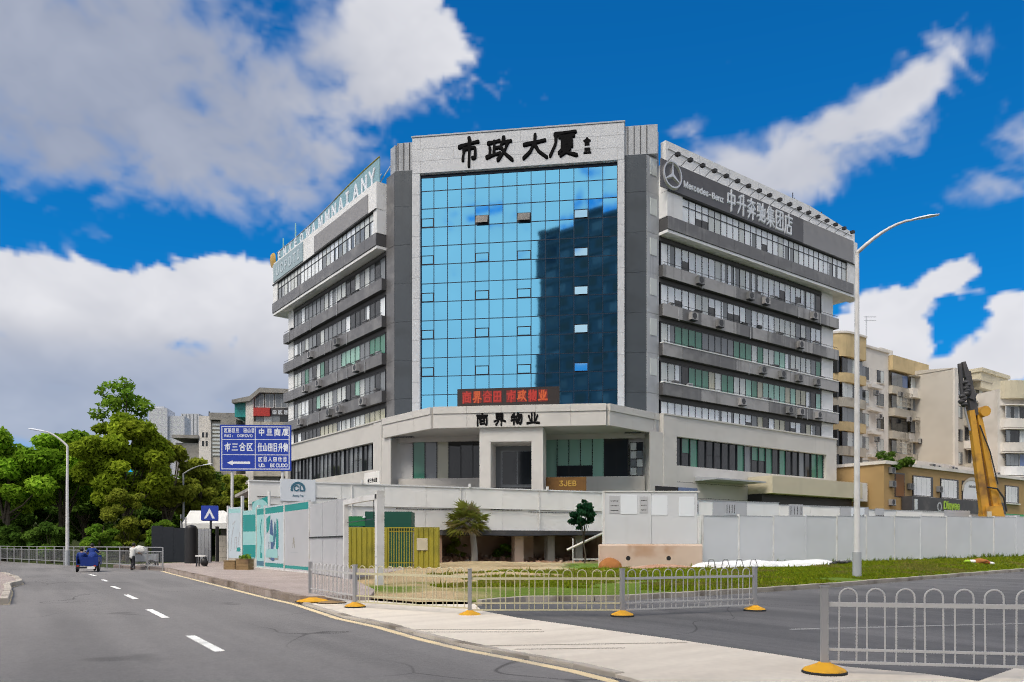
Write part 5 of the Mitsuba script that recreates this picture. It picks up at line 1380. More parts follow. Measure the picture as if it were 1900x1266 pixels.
# ------------------------------------------------------------------ street lamps
def lamp(label, base, h, arm, rise, r=.10, grey='m_steelwhite', back=0.0, z0=0.0, collar=True):
    t = thing('street_lamp', label, 'street lamp')
    x, y = base
    part(t, 'pole', MB().tube([(x, y, z0), (x, y, z0 + 1.2), (x, y, h)], [r * 1.35, r * 1.15, r * .75], 12), grey, smooth=60)
    if collar:
        part(t, 'collar', MB().tube([(x, y, z0), (x, y, z0 + 1.15)], r * 1.6, 12), 'm_metal', smooth=60)
    ax, ay = arm
    pts = [(x + ax * s, y + ay * s, h + rise * (1 - (1 - s) ** 1.7)) for s in np.linspace(0, 1, 8)]
    part(t, 'arm', MB().tube(pts, np.linspace(r * .75, r * .42, 8), 8), grey, smooth=60)
    d = np.array(pts[-1]) - np.array(pts[-2])
    d /= np.linalg.norm(d)
    hd = MB()
    e = np.array(pts[-1])
    v = []
    sd = np.cross(d, [0, 0, 1])
    sd /= np.linalg.norm(sd)
    up = np.cross(sd, d)
    for s, w, hh in ((-.1, .05, .05), (.15, .13, .08), (.7, .17, .10), (1.05, .10, .05)):
        c = e + d * s
        v += [c - sd * w, c + up * hh, c + sd * w, c - up * hh * .4]
    hd.add(v, [[4 * j + i, 4 * j + (i + 1) % 4, 4 * j + 4 + (i + 1) % 4, 4 * j + 4 + i] for j in range(3) for i in range(4)] + [[0, 1, 2, 3], [15, 14, 13, 12]])
    part(t, 'lamp_head', hd, 'm_signwhite')
    return t


lamp('tall street lamp on the grass strip right of the office building', (X(1590, 34.5), 34.5), Z(470, 34.5), (2.35, -.3), 1.35, .118, z0=.1)
lamp('street lamp with an arm to the left in front of the bright green trees', (X(125, 58.5), 58.5), Z(828, 58.5), (-1.6, -.3), 1.05, .11)
lamp('dark street lamp whose pale head is nearest to the blue direction sign', (X(340, 84), 84), Z(880, 84), (2.4, -.5), .9, .12, 'm_metal')
lamp('dark street lamp with the middle of three pale heads among the trees', (X(336, 92), 92), Z(893, 92), (-1.0, .2), .5, .11, 'm_metal', collar=False)
lamp('dark street lamp with the lowest pale head left among the trees', (X(306, 98), 98), Z(900, 98), (.9, -.2), .5, .1, 'm_metal', collar=False)

# ------------------------------------------------------------------ buildings on the right
DR = FR.d                                            # these fronts run parallel to the right wing


def window(holder, fr, u0, u1, n, z0, z1, glass, frame='m_frame', bars=1, name='window'):
    w = part(holder, name, MB().box(fr, u0, u1, n - .02, n + .05, z0, z1), frame)
    us = np.linspace(u0 + .05, u1 - .05, bars + 1)
    for a, b in zip(us, us[1:]):
        part(w, 'pane', MB().box(fr, a + .02, b - .02, n + .05, n + .065, z0 + .06, z1 - .06), glass if isinstance(glass, str) else rng.choice(glass))
    return w


GL = ['m_pane_dark', 'm_pane_grey', 'm_pane_grey', 'm_pane_pale']
yA = 97.0
FA = Fr((X(1549, yA), yA), DR)
HA_ = 28.0
t = thing('apartment_block', 'cream plastered apartment block with yellow topped balconies just right of the office building', 'apartment building')
part(t, 'wall', MB().box(FA, -2, 5.1, -12, -.2, 0, HA_ - 1.2), 'm_plaster_grey')
part(t, 'wall', MB().box(FA, 5.1, 13.0, -12, .0, 0, HA_ - .9), 'm_plaster')
part(t, 'wall', MB().box(FA, 13.0, 23.0, -12, -.2, 0, HA_ - 1.2), 'm_plaster_grey')
part(t, 'coping', MB().box(FA, 5.0, 13.1, -.6, .2, HA_ - .9, HA_ - .62), 'm_plaster')
cvx = [FA.p(u, 1.25 + .0 * u, 0)[:2] for u in (5.08, 1.5)] + [FA.p(1.5 - 1.9 * math.sin(a), -.5 + 1.75 * math.cos(a), 0)[:2] for a in np.linspace(.15, 1.5, 6)] + [FA.p(-.4, -4, 0)[:2], FA.p(5.08, -4, 0)[:2]]
part(t, 'coping', MB().prism(Polygon(cvx).buffer(.12), HA_ - .35, HA_ - .1), 'm_plaster')
part(t, 'roof_band', MB().prism(cvx, HA_ - 3.2, HA_ - .35), 'm_yellowwall', 'yellow band under the roof')
for k in range(8):
    z = HA_ - 3.2 - (k + 1) * 3.02
    if z < 3:
        break
    low = ('m_yellowwall', 'm_plaster_grey', 'm_yellowwall', 'm_plaster_grey', 'm_cream', 'm_cream', 'm_plaster_grey')[k % 7]
    part(t, 'balcony', MB().prism(cvx, z - .15, z + 1.0), low)
    window(t, FA, .3, 5.0, .75, z + 1.02, z + 3.0, GL, bars=4, name='balcony_window')
    part(t, 'side_glass', MB().box(FA, -.35, .28, -2.5, .55, z + 1.0, z + 3.0), 'm_pane_dark')
    for u in (6.2, 10.0):
        window(t, FA, u, u + 1.75, .0, z + 1.1, z + 2.75, GL, bars=2)
        part(t, 'sill', MB().box(FA, u - .1, u + 1.85, .0, .14, z + 1.0, z + 1.09), 'm_plaster')
    part(t, 'ledge', MB().box(FA, 7.6, 10.4, .0, .62, z + .15, z + .55), 'm_plaster', None)
    bal = ('m_yellowwall', 'm_plaster', 'm_plaster_grey', 'm_plaster', 'm_plaster_grey')[0 if k == 0 else 1 + k % 4]
    part(t, 'balcony', MB().box(FA, 13.1, 17.6, -.2, .5 + .3 * (k % 2), z, z + 1.05), 'm_plaster_grey')
    part(t, 'balcony', MB().box(FA, 17.62, 23.0, -.2, 1.0 - .25 * (k % 3), z - .1, z + 1.15), bal if k else 'm_plaster')
    window(t, FA, 13.2, 17.5, .3, z + 1.07, z + 2.8, ['m_pane_blue', 'm_pane_grey'] if k == 0 else GL, bars=3, name='balcony_window')
    window(t, FA, 17.8, 22.9, .55, z + 1.17, z + 2.75, GL, bars=4, name='balcony_window')
    part(t, 'awning', MB().box(FA, 17.4, 23.2, .4, 1.35, z + 2.78, z + 2.86), 'm_plaster_grey')
part(t, 'roof_band', MB().box(FA, 13.02, 23.0, -.2, .6, HA_ - 3.1, HA_ - 1.15), 'm_yellowwall', 'ochre band under the roof of the right bays')
for k, (u0, u1, n, z0) in enumerate(((13.3, 17.4, 1.0, 20.1), (17.8, 22.8, 1.25, 17.0), (13.3, 17.4, 1.0, 13.9), (17.8, 20.5, 1.25, 10.9), (20.3, 22.9, 1.25, 14.0))):
    g = MB()
    for u in np.arange(u0, u1 + .01, .34):
        g.box(FA, u - .03, u + .03, n, n + .05, z0, z0 + 1.9)
    for z in np.linspace(z0, z0 + 1.9, 4):
        g.box(FA, u0, u1, n + .051, n + .09, z - .03, z + .03)
    part(t, 'window_cage', g, 'm_plaster_grey')
part(t, 'roof_hut', MB().box(FA, 18.5, 22.0, -9, -4, HA_ - 1.2, HA_ + 1.6), 'm_plaster')
tt = thing('tv_antenna', 'thin television antenna mast on the roof of the cream apartment block', 'antenna')
q = FA.p(9.2, -1, HA_ - .9)
part(tt, 'mast', MB().tube([q, (q[0], q[1], q[2] + 4.6)], .05, 5), 'm_metal')
for z in (4.0, 4.5):
    part(tt, 'bar', MB().tube([(q[0] - .3, q[1], q[2] + z), (q[0] + 1.3, q[1], q[2] + z)], .04, 5), 'm_metal')
for k, (u, n, z) in enumerate(((13.6, .95, 21.3), (21.0, 1.2, 18.4), (16.0, .95, 18.2), (18.6, 1.2, 15.4), (14.2, .95, 12.0), (20.0, 1.2, 9.3), (7.9, .63, 20.9), (8.8, .63, 17.9), (8.2, .63, 14.9), (8.6, .63, 11.8))):
    air_conditioner(FA, u, n, z, f'air conditioner on the cream block\'s {"balconied right bays" if k < 6 else "plain front between its windows"}, {ORD[k if k < 6 else k - 6]} from the top', 'air conditioners on the cream block')
yB = 104.0
FBk = Fr((X(1768, yB), yB), DR)
HB_ = Z(683, yB)
t = thing('apartment_block', 'apartment block with a tall blank beige side wall, behind the yellow boom', 'apartment building')
gab = [FBk.p(0, 0, 0)[:2], FBk.p(13, 0, 0)[:2], FBk.p(13, -16, 0)[:2], FBk.p(0, -16, 0)[:2]]
part(t, 'wall', MB().prism(gab, 0, HB_), 'm_gable')
cs = [FBk.p(-.08, -n, 0) for n in np.linspace(0, 15, 9)]
m_ = MB()
for a, b, s in zip(cs, cs[1:], np.linspace(0, 1, 9)):
    h0, h1 = HB_ + .55 * math.sin(s * 3.1), HB_ + .55 * math.sin((s + .125) * 3.1)
    m_.add([(*a[:2], HB_ - .1), (*b[:2], HB_ - .1), (*b[:2], h1), (*a[:2], h0), (a[0] + .4, a[1], HB_ - .1), (b[0] + .4, b[1], HB_ - .1), (b[0] + .4, b[1], h1), (a[0] + .4, a[1], h0)], [[0, 1, 2, 3], [5, 4, 7, 6], [3, 2, 6, 7]])
part(t, 'gable_crown', m_, 'm_gable')
part(t, 'corner_strip', MB().box(FBk, -.02, 1.0, .0, .25, 0, HB_), 'm_plaster')
part(t, 'cornice', MB().box(FBk, 4.6, 13.2, -3, 1.6, HB_ - 2.3, HB_ + .1), 'm_cream')
part(t, 'cornice', MB().box(FBk, 4.4, 13.4, -3, 1.85, HB_ - .15, HB_ + .35), 'm_cream')
for k in range(8):
    z = HB_ - 3.2 - k * 3.1
    if z < 3:
        break
    part(t, 'balcony', MB().box(FBk, 3.2, 7.9, -.2, 1.3 - .3 * (k % 2), z - 1.1, z - .05), ('m_plaster', 'm_plaster_grey')[k % 2])
    part(t, 'balcony', MB().box(FBk, 8.0, 12.8, -.2, 1.5 - .35 * (k % 3 == 1), z - 1.1, z - .02), ('m_plaster_grey', 'm_plaster', 'm_cream')[k % 3])
    window(t, FBk, 1.3, 2.7, .02, z - .2, z + 1.4, GL, bars=2)
    window(t, FBk, 3.4, 7.7, .5 if k != 2 else .1, z, z + 1.75, GL if k != 2 else 'm_pane_dark', bars=4, name='balcony_window')
    window(t, FBk, 8.2, 12.6, .7, z, z + 1.7, GL, 'm_metal', bars=5, name='balcony_window')
    part(t, 'awning', MB().box(FBk, 3.0, 8.0, .4, 1.7, z + 1.78, z + 1.87), 'm_plaster_grey')
t2 = thing('balcony_cage', 'rounded olive yellow balcony bay beside the top of the yellow boom', 'balcony')
cvy = [FBk.p(9.8 + 2.4 * math.sin(a), 1.6 + 1.5 * math.cos(a), 0)[:2] for a in np.linspace(-1.57, 1.57, 10)]
zc = HB_ - 3.2 - 2 * 3.1
part(t2, 'bay', MB().prism(cvy, zc - 1.3, zc + 1.2), 'm_olivefence')
part(t2, 'bay', MB().prism(cvy, zc - 4.2, zc - 1.9), 'm_cream')
for k, (u, z) in enumerate(((3.6, 20.2), (11.2, 17.2), (6.2, 17.0), (9.0, 14.2), (5.1, 13.9), (10.4, 11.0), (4.2, 10.8), (12.0, 8.2))):
    air_conditioner(FBk, u, 1.25, z, f'outdoor air conditioner on the balconies behind the yellow boom, {ORD[k]} from the top', 'air conditioners behind the boom')
part(t2, 'rim', MB().prism(Polygon(cvy).buffer(.1), zc - 1.5, zc - 1.3), 'm_frame')
yC = 102.0
FC = Fr((X(1856, yC), yC), (1, .25))
HC_ = Z(706, yC)
t = thing('apartment_block', 'pale apartment block with a curved parapet at the far right edge of the picture', 'apartment building')
part(t, 'wall', MB().box(FC, -.4, 14, -12, 0, 0, HC_ - 1.2), 'm_plaster')
ca = [FC.p(2.6 - 2.6 * math.cos(a), .0 + 1.1 * math.sin(a), 0)[:2] for a in np.linspace(0, math.pi, 9)]
part(t, 'parapet', MB().prism(ca, HC_ - 2.4, HC_ - .1), 'm_cream')
part(t, 'parapet', MB().box(FC, 5.3, 14, -.3, .3, HC_ - 2.4, HC_ - .7), 'm_cream')
for k in range(7):
    z = HC_ - 5.0 - k * 3.1
    if z < 3:
        break
    part(t, 'balcony', MB().prism(ca, z - 1.2, z - .05), ('m_plaster', 'm_plaster', 'm_bright', 'm_plaster_grey')[k % 4])
    window(t, FC, .3, 2.4, .5, z, z + 1.6, ['m_pane_dark', 'm_pane_grey'] if k < 3 else GL, 'm_bright' if k == 0 else 'm_frame', bars=3, name='balcony_window')
    window(t, FC, 2.5, 4.9, .5, z, z + 1.6, ['m_pane_dark', 'm_pane_blue', 'm_pane_pale'], 'm_metal', bars=3, name='balcony_window')
    window(t, FC, 6.2, 7.6, .02, z, z + 1.5, GL, bars=2)
    part(t, 'ledge', MB().prism(Polygon(ca).buffer(.12), z + 1.66, z + 1.8), 'm_plaster')
# tan shop building
yT = 80.0
FTB = Fr((X(1640, yT), yT), DR)
HT = 10.15
t = thing('tan_shop_building', 'low tan building with white framed windows above a dark shop sign', 'building')
part(t, 'wall', MB().box(FTB, 0, 60, -12, 0, 0, HT - .35), 'm_tan')
part(t, 'coping', MB().box(FTB, -.15, 60, -1.0, .25, HT - .347, HT), 'm_plaster')
part(t, 'side_coping', MB().box(FTB, -.2, .1, -12, -1.0, HT - .347, HT - .02), 'm_plaster')
part(t, 'lean_to', MB().box(FTB, -1.2, 3.2, .1, 3.4, 0, 4.4), 'm_timber')
part(t, 'door', MB().box(FTB, 2.3, 4.1, .0, .06, 6.6, 8.9), 'm_door', 'brown shutter')
part(t, 'door_frame', MB().box(FTB, 2.15, 4.25, -.02, .03, 6.5, 9.05), 'm_frame')
for k, (u, w) in enumerate(((6.0, 4.2), (12.3, 4.1), (17.6, 4.5), (29.4, 3.8))):
    wd = part(t, 'window', MB().box(FTB, u - .12, u + w + .12, -.02, .10, 6.75, 8.95), 'm_frame', 'arched white window' if k == 2 else None)
    if k == 2:
        a = [(w / 2 - w / 2 * math.cos(x), 1.1 + 1.0 * math.sin(x)) for x in np.linspace(0, math.pi, 11)]
        part(wd, 'sash', MB().flat(Polygon([(0, 0)] + a + [(w, 0)]), FTB, .1, .16, u, 6.85), 'm_bright')
        part(wd, 'hood', MB().flat(Polygon([(-.3, .9)] + [(w / 2 - (w / 2 + .3) * math.cos(x), 1.1 + 1.35 * math.sin(x)) for x in np.linspace(0, math.pi, 11)] + [(w + .3, .9)]).difference(Polygon([(0, 0)] + a + [(w, 0)])), FTB, .1, .22, u, 6.85), 'm_plaster_grey')
        part(wd, 'lettering', letters('Smile Bar', .3, FTB, u + 1.3, .165, 8.2, .01), 'm_frame')
    else:
        part(wd, 'sash', MB().box(FTB, u, u + w - .5, .1, .14, 6.85, 8.8), 'm_bright')
        for j in range(3):
            part(wd, 'bar', MB().box(FTB, u + .5 + j * 1.1, u + .55 + j * 1.1, .14, .165, 6.9, 8.75), 'm_metal')
    part(t, 'sill', MB().box(FTB, u - .2, u + w + .2, .0, .3, 6.6, 6.74), 'm_plaster')
part(t, 'roof_parapet', MB().box(FTB, 13, 30, -3.2, -3.0, HT, HT + 1.1), 'm_plaster')
for k in range(9):
    u = .2 + rng.uniform(-.05, .1)
    pass
for k, z in enumerate((8.9, 7.5, 5.6, 4.4)):
    air_conditioner(FTB, .9 + .1 * (k % 2), .02, z, f'old air conditioner on the corner of the tan building, {("topmost", "second", "third", "lowest")[k]} of the column', 'air conditioners at the tan corner')
for k, u in enumerate((4.7, 11.2)):
    air_conditioner(FTB, u, .05, 7.4, f'outdoor air conditioner left of the {("first", "second")[k]} white window of the tan building', 'air conditioners beside tan windows')
for k, u in enumerate((14.0, 16.2, 18.8, 20.5, 27.0, 29.2, 31.5)):
    air_conditioner(FTB, u, -2.0 - .4 * (k % 2), HT + .05, f'outdoor air conditioner standing on the tan building roof, {ORD[k]} from the left', 'air conditioners on the tan roof')
t = thing('dark_shop_sign', 'long dark shop sign with small green lettering under the tan windows', 'sign')
part(t, 'board', MB().box(FTB, 3.4, 26.5, .1, 1.2, 4.7, 6.6), 'm_boomdark')
part(t, 'return_light', MB().box(FTB, 3.9, 4.5, 1.2, 1.24, 5.2, 6.3), 'm_pane_pale')
part(t, 'emblem', MB().flat(Point(0, 0).buffer(.5, 12).difference(Point(0, 0).buffer(.36, 12)), FTB, 1.2, 1.24, 9.4, 5.6), 'm_metal')
part(t, 'lettering', letters('Dinyee', .85, FTB, 10.3, 1.2, 5.4, .05), 'm_limegreen')
t = thing('green_canopy', 'bright green canopy at the foot of the tan building by the right edge', 'canopy')
part(t, 'canopy', MB().add([FTB.p(u, n, z) for u in (27.5, 40) for n, z in ((.1, 5.4), (2.4, 4.3), (2.4, 4.1), (.1, 4.2))], [[0, 1, 2, 3], [7, 6, 5, 4], [0, 4, 5, 1], [1, 5, 6, 2], [2, 6, 7, 3]]), 'm_brightgreen')

# ------------------------------------------------------------------ yellow boom
yb = 62.3
t = thing('excavator_boom', 'tall yellow machine boom with a blackened upper arm rising behind the grey hoarding', 'construction machine')
P_ = lambda px, py, dy=0: np.array([X(px, yb), yb + dy, Z(py, yb)])


def beam(a, b, wa, wb, d):
    """a tapering box beam from a to b, wa and wb wide, d deep"""
    ax = (b - a) / np.linalg.norm(b - a)
    sd = np.cross(ax, [0, 1.0, 0])
    sd = sd / np.linalg.norm(sd)
    y = np.array([0, 1, 0])
    v = [a - sd * wa / 2 - y * d / 2, a + sd * wa / 2 - y * d / 2, a + sd * wa / 2 + y * d / 2, a - sd * wa / 2 + y * d / 2,
         b - sd * wb / 2 - y * d * .4, b + sd * wb / 2 - y * d * .4, b + sd * wb / 2 + y * d * .4, b - sd * wb / 2 + y * d * .4]
    return MB().add(v, [[0, 3, 2, 1], [4, 5, 6, 7], [0, 1, 5, 4], [1, 2, 6, 5], [2, 3, 7, 6], [3, 0, 4, 7]])


part(t, 'boom_plate', beam(P_(1830, 975), P_(1801, 762), .62, .42, .5), 'm_boom')
part(t, 'boom_plate', beam(P_(1853, 975), P_(1815, 770), .62, .34, .5), 'm_boom')
part(t, 'boom_web', beam(P_(1843, 975, .1), P_(1809, 768, .1), .7, .45, .3), 'm_brown', 'dark rusty web between the yellow plates')
part(t, 'boom_foot', beam(P_(1840, 1000), P_(1838, 940), 1.75, 1.3, 1.2), 'm_boom')
part(t, 'boom_rib', beam(P_(1858, 960), P_(1838, 880), .22, .12, .6), 'm_boom')
part(t, 'hose', MB().tube([P_(1826, 905, -.35), P_(1843, 908, -.5), P_(1856, 925, -.45), P_(1862, 950, -.4)], .07, 6), 'm_frame')
part(t, 'hose', MB().tube([P_(1813, 790, -.35), P_(1830, 840, -.5), P_(1846, 900, -.4)], .05, 6), 'm_frame')
part(t, 'upper_arm', beam(P_(1807, 772), P_(1794, 690), .60, .44, .40), 'm_boomdark', 'blackened upper arm')
part(t, 'upper_arm', beam(P_(1794, 700), P_(1787, 672), .46, .24, .36), 'm_boomdark')
part(t, 'arm_plate', beam(P_(1806, 738, -.1), P_(1797, 734, -.1), .58, .58, .55), 'm_boomdark')
part(t, 'ram', MB().tube([P_(1779, 676, -.1), P_(1784, 745, -.2)], .16, 10), 'm_boomdark', smooth=60)
part(t, 'ram_rod', MB().tube([P_(1784, 745, -.2), P_(1797, 800, -.2)], .08, 8), 'm_galv', smooth=60)
for k in range(9):
    q = P_(1777 + rng.uniform(0, 14), 712 + k * 5, -.3)
    part(t, 'valve_block', MB().blob(tuple(q), (.26, .25, .2), 1, .3, k), 'm_boomdark')
part(t, 'drum', MB().tube([P_(1822, 765, -.5), P_(1822, 765, .5)], .42, 16), 'm_boom', smooth=40)
part(t, 'ladder_lug', MB().box(W, X(1826, yb) - .15, X(1826, yb) + .15, yb - .75, yb - .6, Z(972, yb), Z(950, yb)), 'm_cream')

# ------------------------------------------------------------------ buildings far left
def windows_on(t, fr, u0, u1, cols_, z0, zs, n, h, w, glass):
    for u in np.linspace(u0, u1, cols_):
        for z in zs:
            part(t, 'window', MB().box(fr, u - w / 2, u + w / 2, n - .05, n + .04, z, z + h), glass)


yD = 250.0
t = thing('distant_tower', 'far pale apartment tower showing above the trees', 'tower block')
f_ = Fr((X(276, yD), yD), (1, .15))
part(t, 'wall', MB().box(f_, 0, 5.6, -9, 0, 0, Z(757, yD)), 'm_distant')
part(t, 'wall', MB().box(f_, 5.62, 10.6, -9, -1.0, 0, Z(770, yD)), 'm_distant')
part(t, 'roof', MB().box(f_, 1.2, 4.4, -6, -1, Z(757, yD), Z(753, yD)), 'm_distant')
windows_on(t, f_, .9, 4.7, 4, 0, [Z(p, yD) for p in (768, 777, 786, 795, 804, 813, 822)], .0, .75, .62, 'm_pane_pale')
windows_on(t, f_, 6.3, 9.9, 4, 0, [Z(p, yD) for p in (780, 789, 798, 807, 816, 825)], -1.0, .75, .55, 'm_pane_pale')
t = thing('distant_tower', 'faint bluish glass tower behind the grey stepped building', 'tower block')
f_ = Fr((X(336, 300), 300), (1, 0))
part(t, 'wall', MB().box(f_, 0, 6.8, -8, 0, 0, Z(768, 300)), 'm_distant')
for k in range(5):
    part(t, 'fin', MB().box(f_, .4 + k * 1.4, .75 + k * 1.4, 0, .1, 20, Z(769, 300)), 'm_pane_grey')
yE = 135.0
t = thing('stepped_building', 'grey stepped building with a ribbed side behind the left half of the blue sign', 'building')
f_ = Fr((X(369, yE), yE), (1, .12))
part(t, 'wall', MB().box(f_, 0, 2.0, -8, 0, 0, Z(772, yE)), 'm_plaster')
part(t, 'wall', MB().box(f_, 2.02, 8.5, -8, -.4, 0, Z(781, yE)), 'm_plaster_grey')
part(t, 'roof_slab', MB().box(f_, 1.8, 8.8, -8, .3, Z(779, yE), Z(766, yE)), 'm_concretegrey')
for k in range(9):
    part(t, 'slat', MB().box(f_, 2.2, 5.2, -.4, -.2, Z(845 - 7 * k, yE), Z(841.5 - 7 * k, yE)), 'm_pane_pale')
windows_on(t, f_, .7, 1.3, 2, 0, [Z(p, yE) for p in (812, 828)], .0, .9, .35, 'm_pane_dark')
part(t, 'annex', MB().box(f_, -4.0, -.02, -8, -.5, 0, Z(822, yE)), 'm_concretegrey')
part(t, 'annex_roof', MB().box(f_, -4.4, .0, -8, .3, Z(814, yE), Z(808, yE)), 'm_concretegrey')
part(t, 'chimney', MB().box(f_, 1.4, 1.6, -1, -.8, Z(772, yE), Z(762, yE)), 'm_frame')
yF = 104.0
FF2 = Fr((X(457, yF), yF), (1, .05))
t = thing('tenement_building', 'old tenement with glazed balconies and a red awning behind the blue sign', 'building')
zt = Z(756, yF)
part(t, 'wall', MB().box(FF2, .0, 1.0, -9, .3, 0, Z(738, yF)), 'm_plaster', 'pale corner strip')
part(t, 'wall', MB().box(FF2, 1.02, 7.0, -9, -.2, 0, Z(728, yF)), 'm_plaster_grey')
part(t, 'green_box', MB().box(FF2, -1.55, -.02, -5, -.1, Z(774, yF), Z(746, yF)), 'm_teal', 'teal sheet metal box')
part(t, 'brown_wall', MB().box(FF2, -3.6, -1.57, -6, -.8, 0, Z(776, yF)), 'm_concretegrey')
part(t, 'roof', MB().add([FF2.p(u, n, z) for n in (.7, -9) for u, z in ((-1.7, Z(744, yF)), (.6, Z(737, yF)), (1.9, Z(721, yF)), (7.2, Z(724, yF)), (7.2, Z(731, yF)), (1.9, Z(730, yF)), (.6, Z(746, yF)), (-1.7, Z(750, yF)))],
                         [[0, 1, 6, 7], [1, 2, 5, 6], [2, 3, 4, 5], [8, 15, 14, 9], [9, 14, 13, 10], [10, 13, 12, 11], [0, 8, 9, 1], [1, 9, 10, 2], [2, 10, 11, 3], [7, 6, 14, 15], [6, 5, 13, 14], [5, 4, 12, 13]]), 'm_concretegrey')
for k, (a, b) in enumerate(((1.15, 2.3), (2.45, 3.6), (3.75, 5.4))):
    window(t, FF2, a, b, .0, zt, Z(731, yF), 'm_pane_grey', 'm_bright', bars=2, name='balcony_window')
part(t, 'awning', MB().box(FF2, 1.05, 3.2, -.1, .5, Z(773, yF), Z(758, yF)), 'm_red', 'dark red awning')
S = thing('dark_name_board', 'dark board with white characters beside the red awning of the tenement', 'sign')
part(S, 'board', MB().box(FF2, 3.22, 6.2, .0, .2, Z(771, yF), Z(758, yF)), 'm_boomdark')
for k, ch in enumerate('田区目'):
    part(S, 'character', MB().flat(glyph(ch, .5, .5, .07), FF2, .2, .22, 3.5 + k * .75, Z(769, yF)), 'm_signwhite')
for k in range(6):
    z = Z(798, yF) - k * 3.1
    if z > 1:
        part(t, 'balcony', MB().box(FF2, 1.05, 6.8, -.1, .6, z, z + 1.0), 'm_plaster_grey')
        window(t, FF2, 1.2, 6.6, .0, z + 1.05, z + 2.6, GL, bars=5, name='balcony_window')
part(t, 'red_brick_wall', MB().box(FF2, -2.6, -.02, -.8, .0, 0, Z(880, yF)), 'm_pinkwall')
# the block across the street, seen only as a reflection in the blue glass
t = thing('tower_block', 'dark tower block across the street, seen as a reflection in the blue glass', 'tower block')
FZ = Fr((9.0, -23.0), (-18.8, -7.8))
part(t, 'wall', MB().box(FZ, 0, 35.7, -22, 0, 0, 70.0), 'm_tower')
part(t, 'parapet', MB().box(FZ, -.2, 35.9, -22.2, .3, 70.0, 70.8), 'm_tower')
for k in range(18):
    z = 6 + k * 3.55
    part(t, 'slab_edge', MB().box(FZ, -.2, 35.8, -.3, .25, z - .2, z + .15), 'm_spandrel')
    for j in range(8):
        part(t, 'window', MB().box(FZ, 1.4 + j * 4.2, 4.0 + j * 4.2, -.1, .05, z + .9, z + 2.7), rng.choice(['m_pane_grey', 'm_pane_dark', 'm_pane_dark', 'm_pane_dark', 'm_spandrel']))

# ------------------------------------------------------------------ people
def hull(a, ra, b, rb, seg=10):
    s = lambda p, r: m3.Manifold.sphere(r, seg).translate([float(x) for x in p])
    return m3.Manifold.batch_hull([s(a, ra), s(b, rb)])


def chain(pts):
    return [hull(a[:3], a[3], b[:3], b[3]) for a, b in zip(pts, pts[1:])]


def weld(parts, edge=.035):
    m = m3.Manifold.batch_boolean(parts, m3.OpType.Add).refine_to_length(edge)
    q = m.to_mesh()
    tmesh = trimesh.Trimesh(q.vert_properties[:, :3], q.tri_verts, process=True)
    return trimesh.smoothing.filter_taubin(tmesh, .5, .52, 6)


def hand(wrist, d, r_side):
    """a palm with four fingers and a thumb, slightly curled"""
    w, d, s = np.array(wrist, float), np.array(d, float), np.array(r_side, float)
    d, s = d / np.linalg.norm(d), s / np.linalg.norm(s)
    n = np.cross(d, s)
    out = [hull(w, .026, w + d * .07, .030), hull(w + d * .05 - s * .025, .018, w + d * .085 + s * .028, .018)]
    for i, (o, l_) in enumerate(((-.032, .055), (-.011, .068), (.011, .072), (.031, .062))):
        a = w + d * .085 + s * o
        b = a + d * l_ * .55 + n * .008
        c = b + d * l_ * .35 + n * .028
        out += [hull(a, .0095, b, .009, 8), hull(b, .009, c, .0075, 8)]
    a = w + d * .03 + s * .03
    out += [hull(a, .012, a + d * .035 + s * .03 + n * .01, .010, 8), hull(a + d * .035 + s * .03 + n * .01, .010, a + d * .065 + s * .035 + n * .02, .008, 8)]
    return out


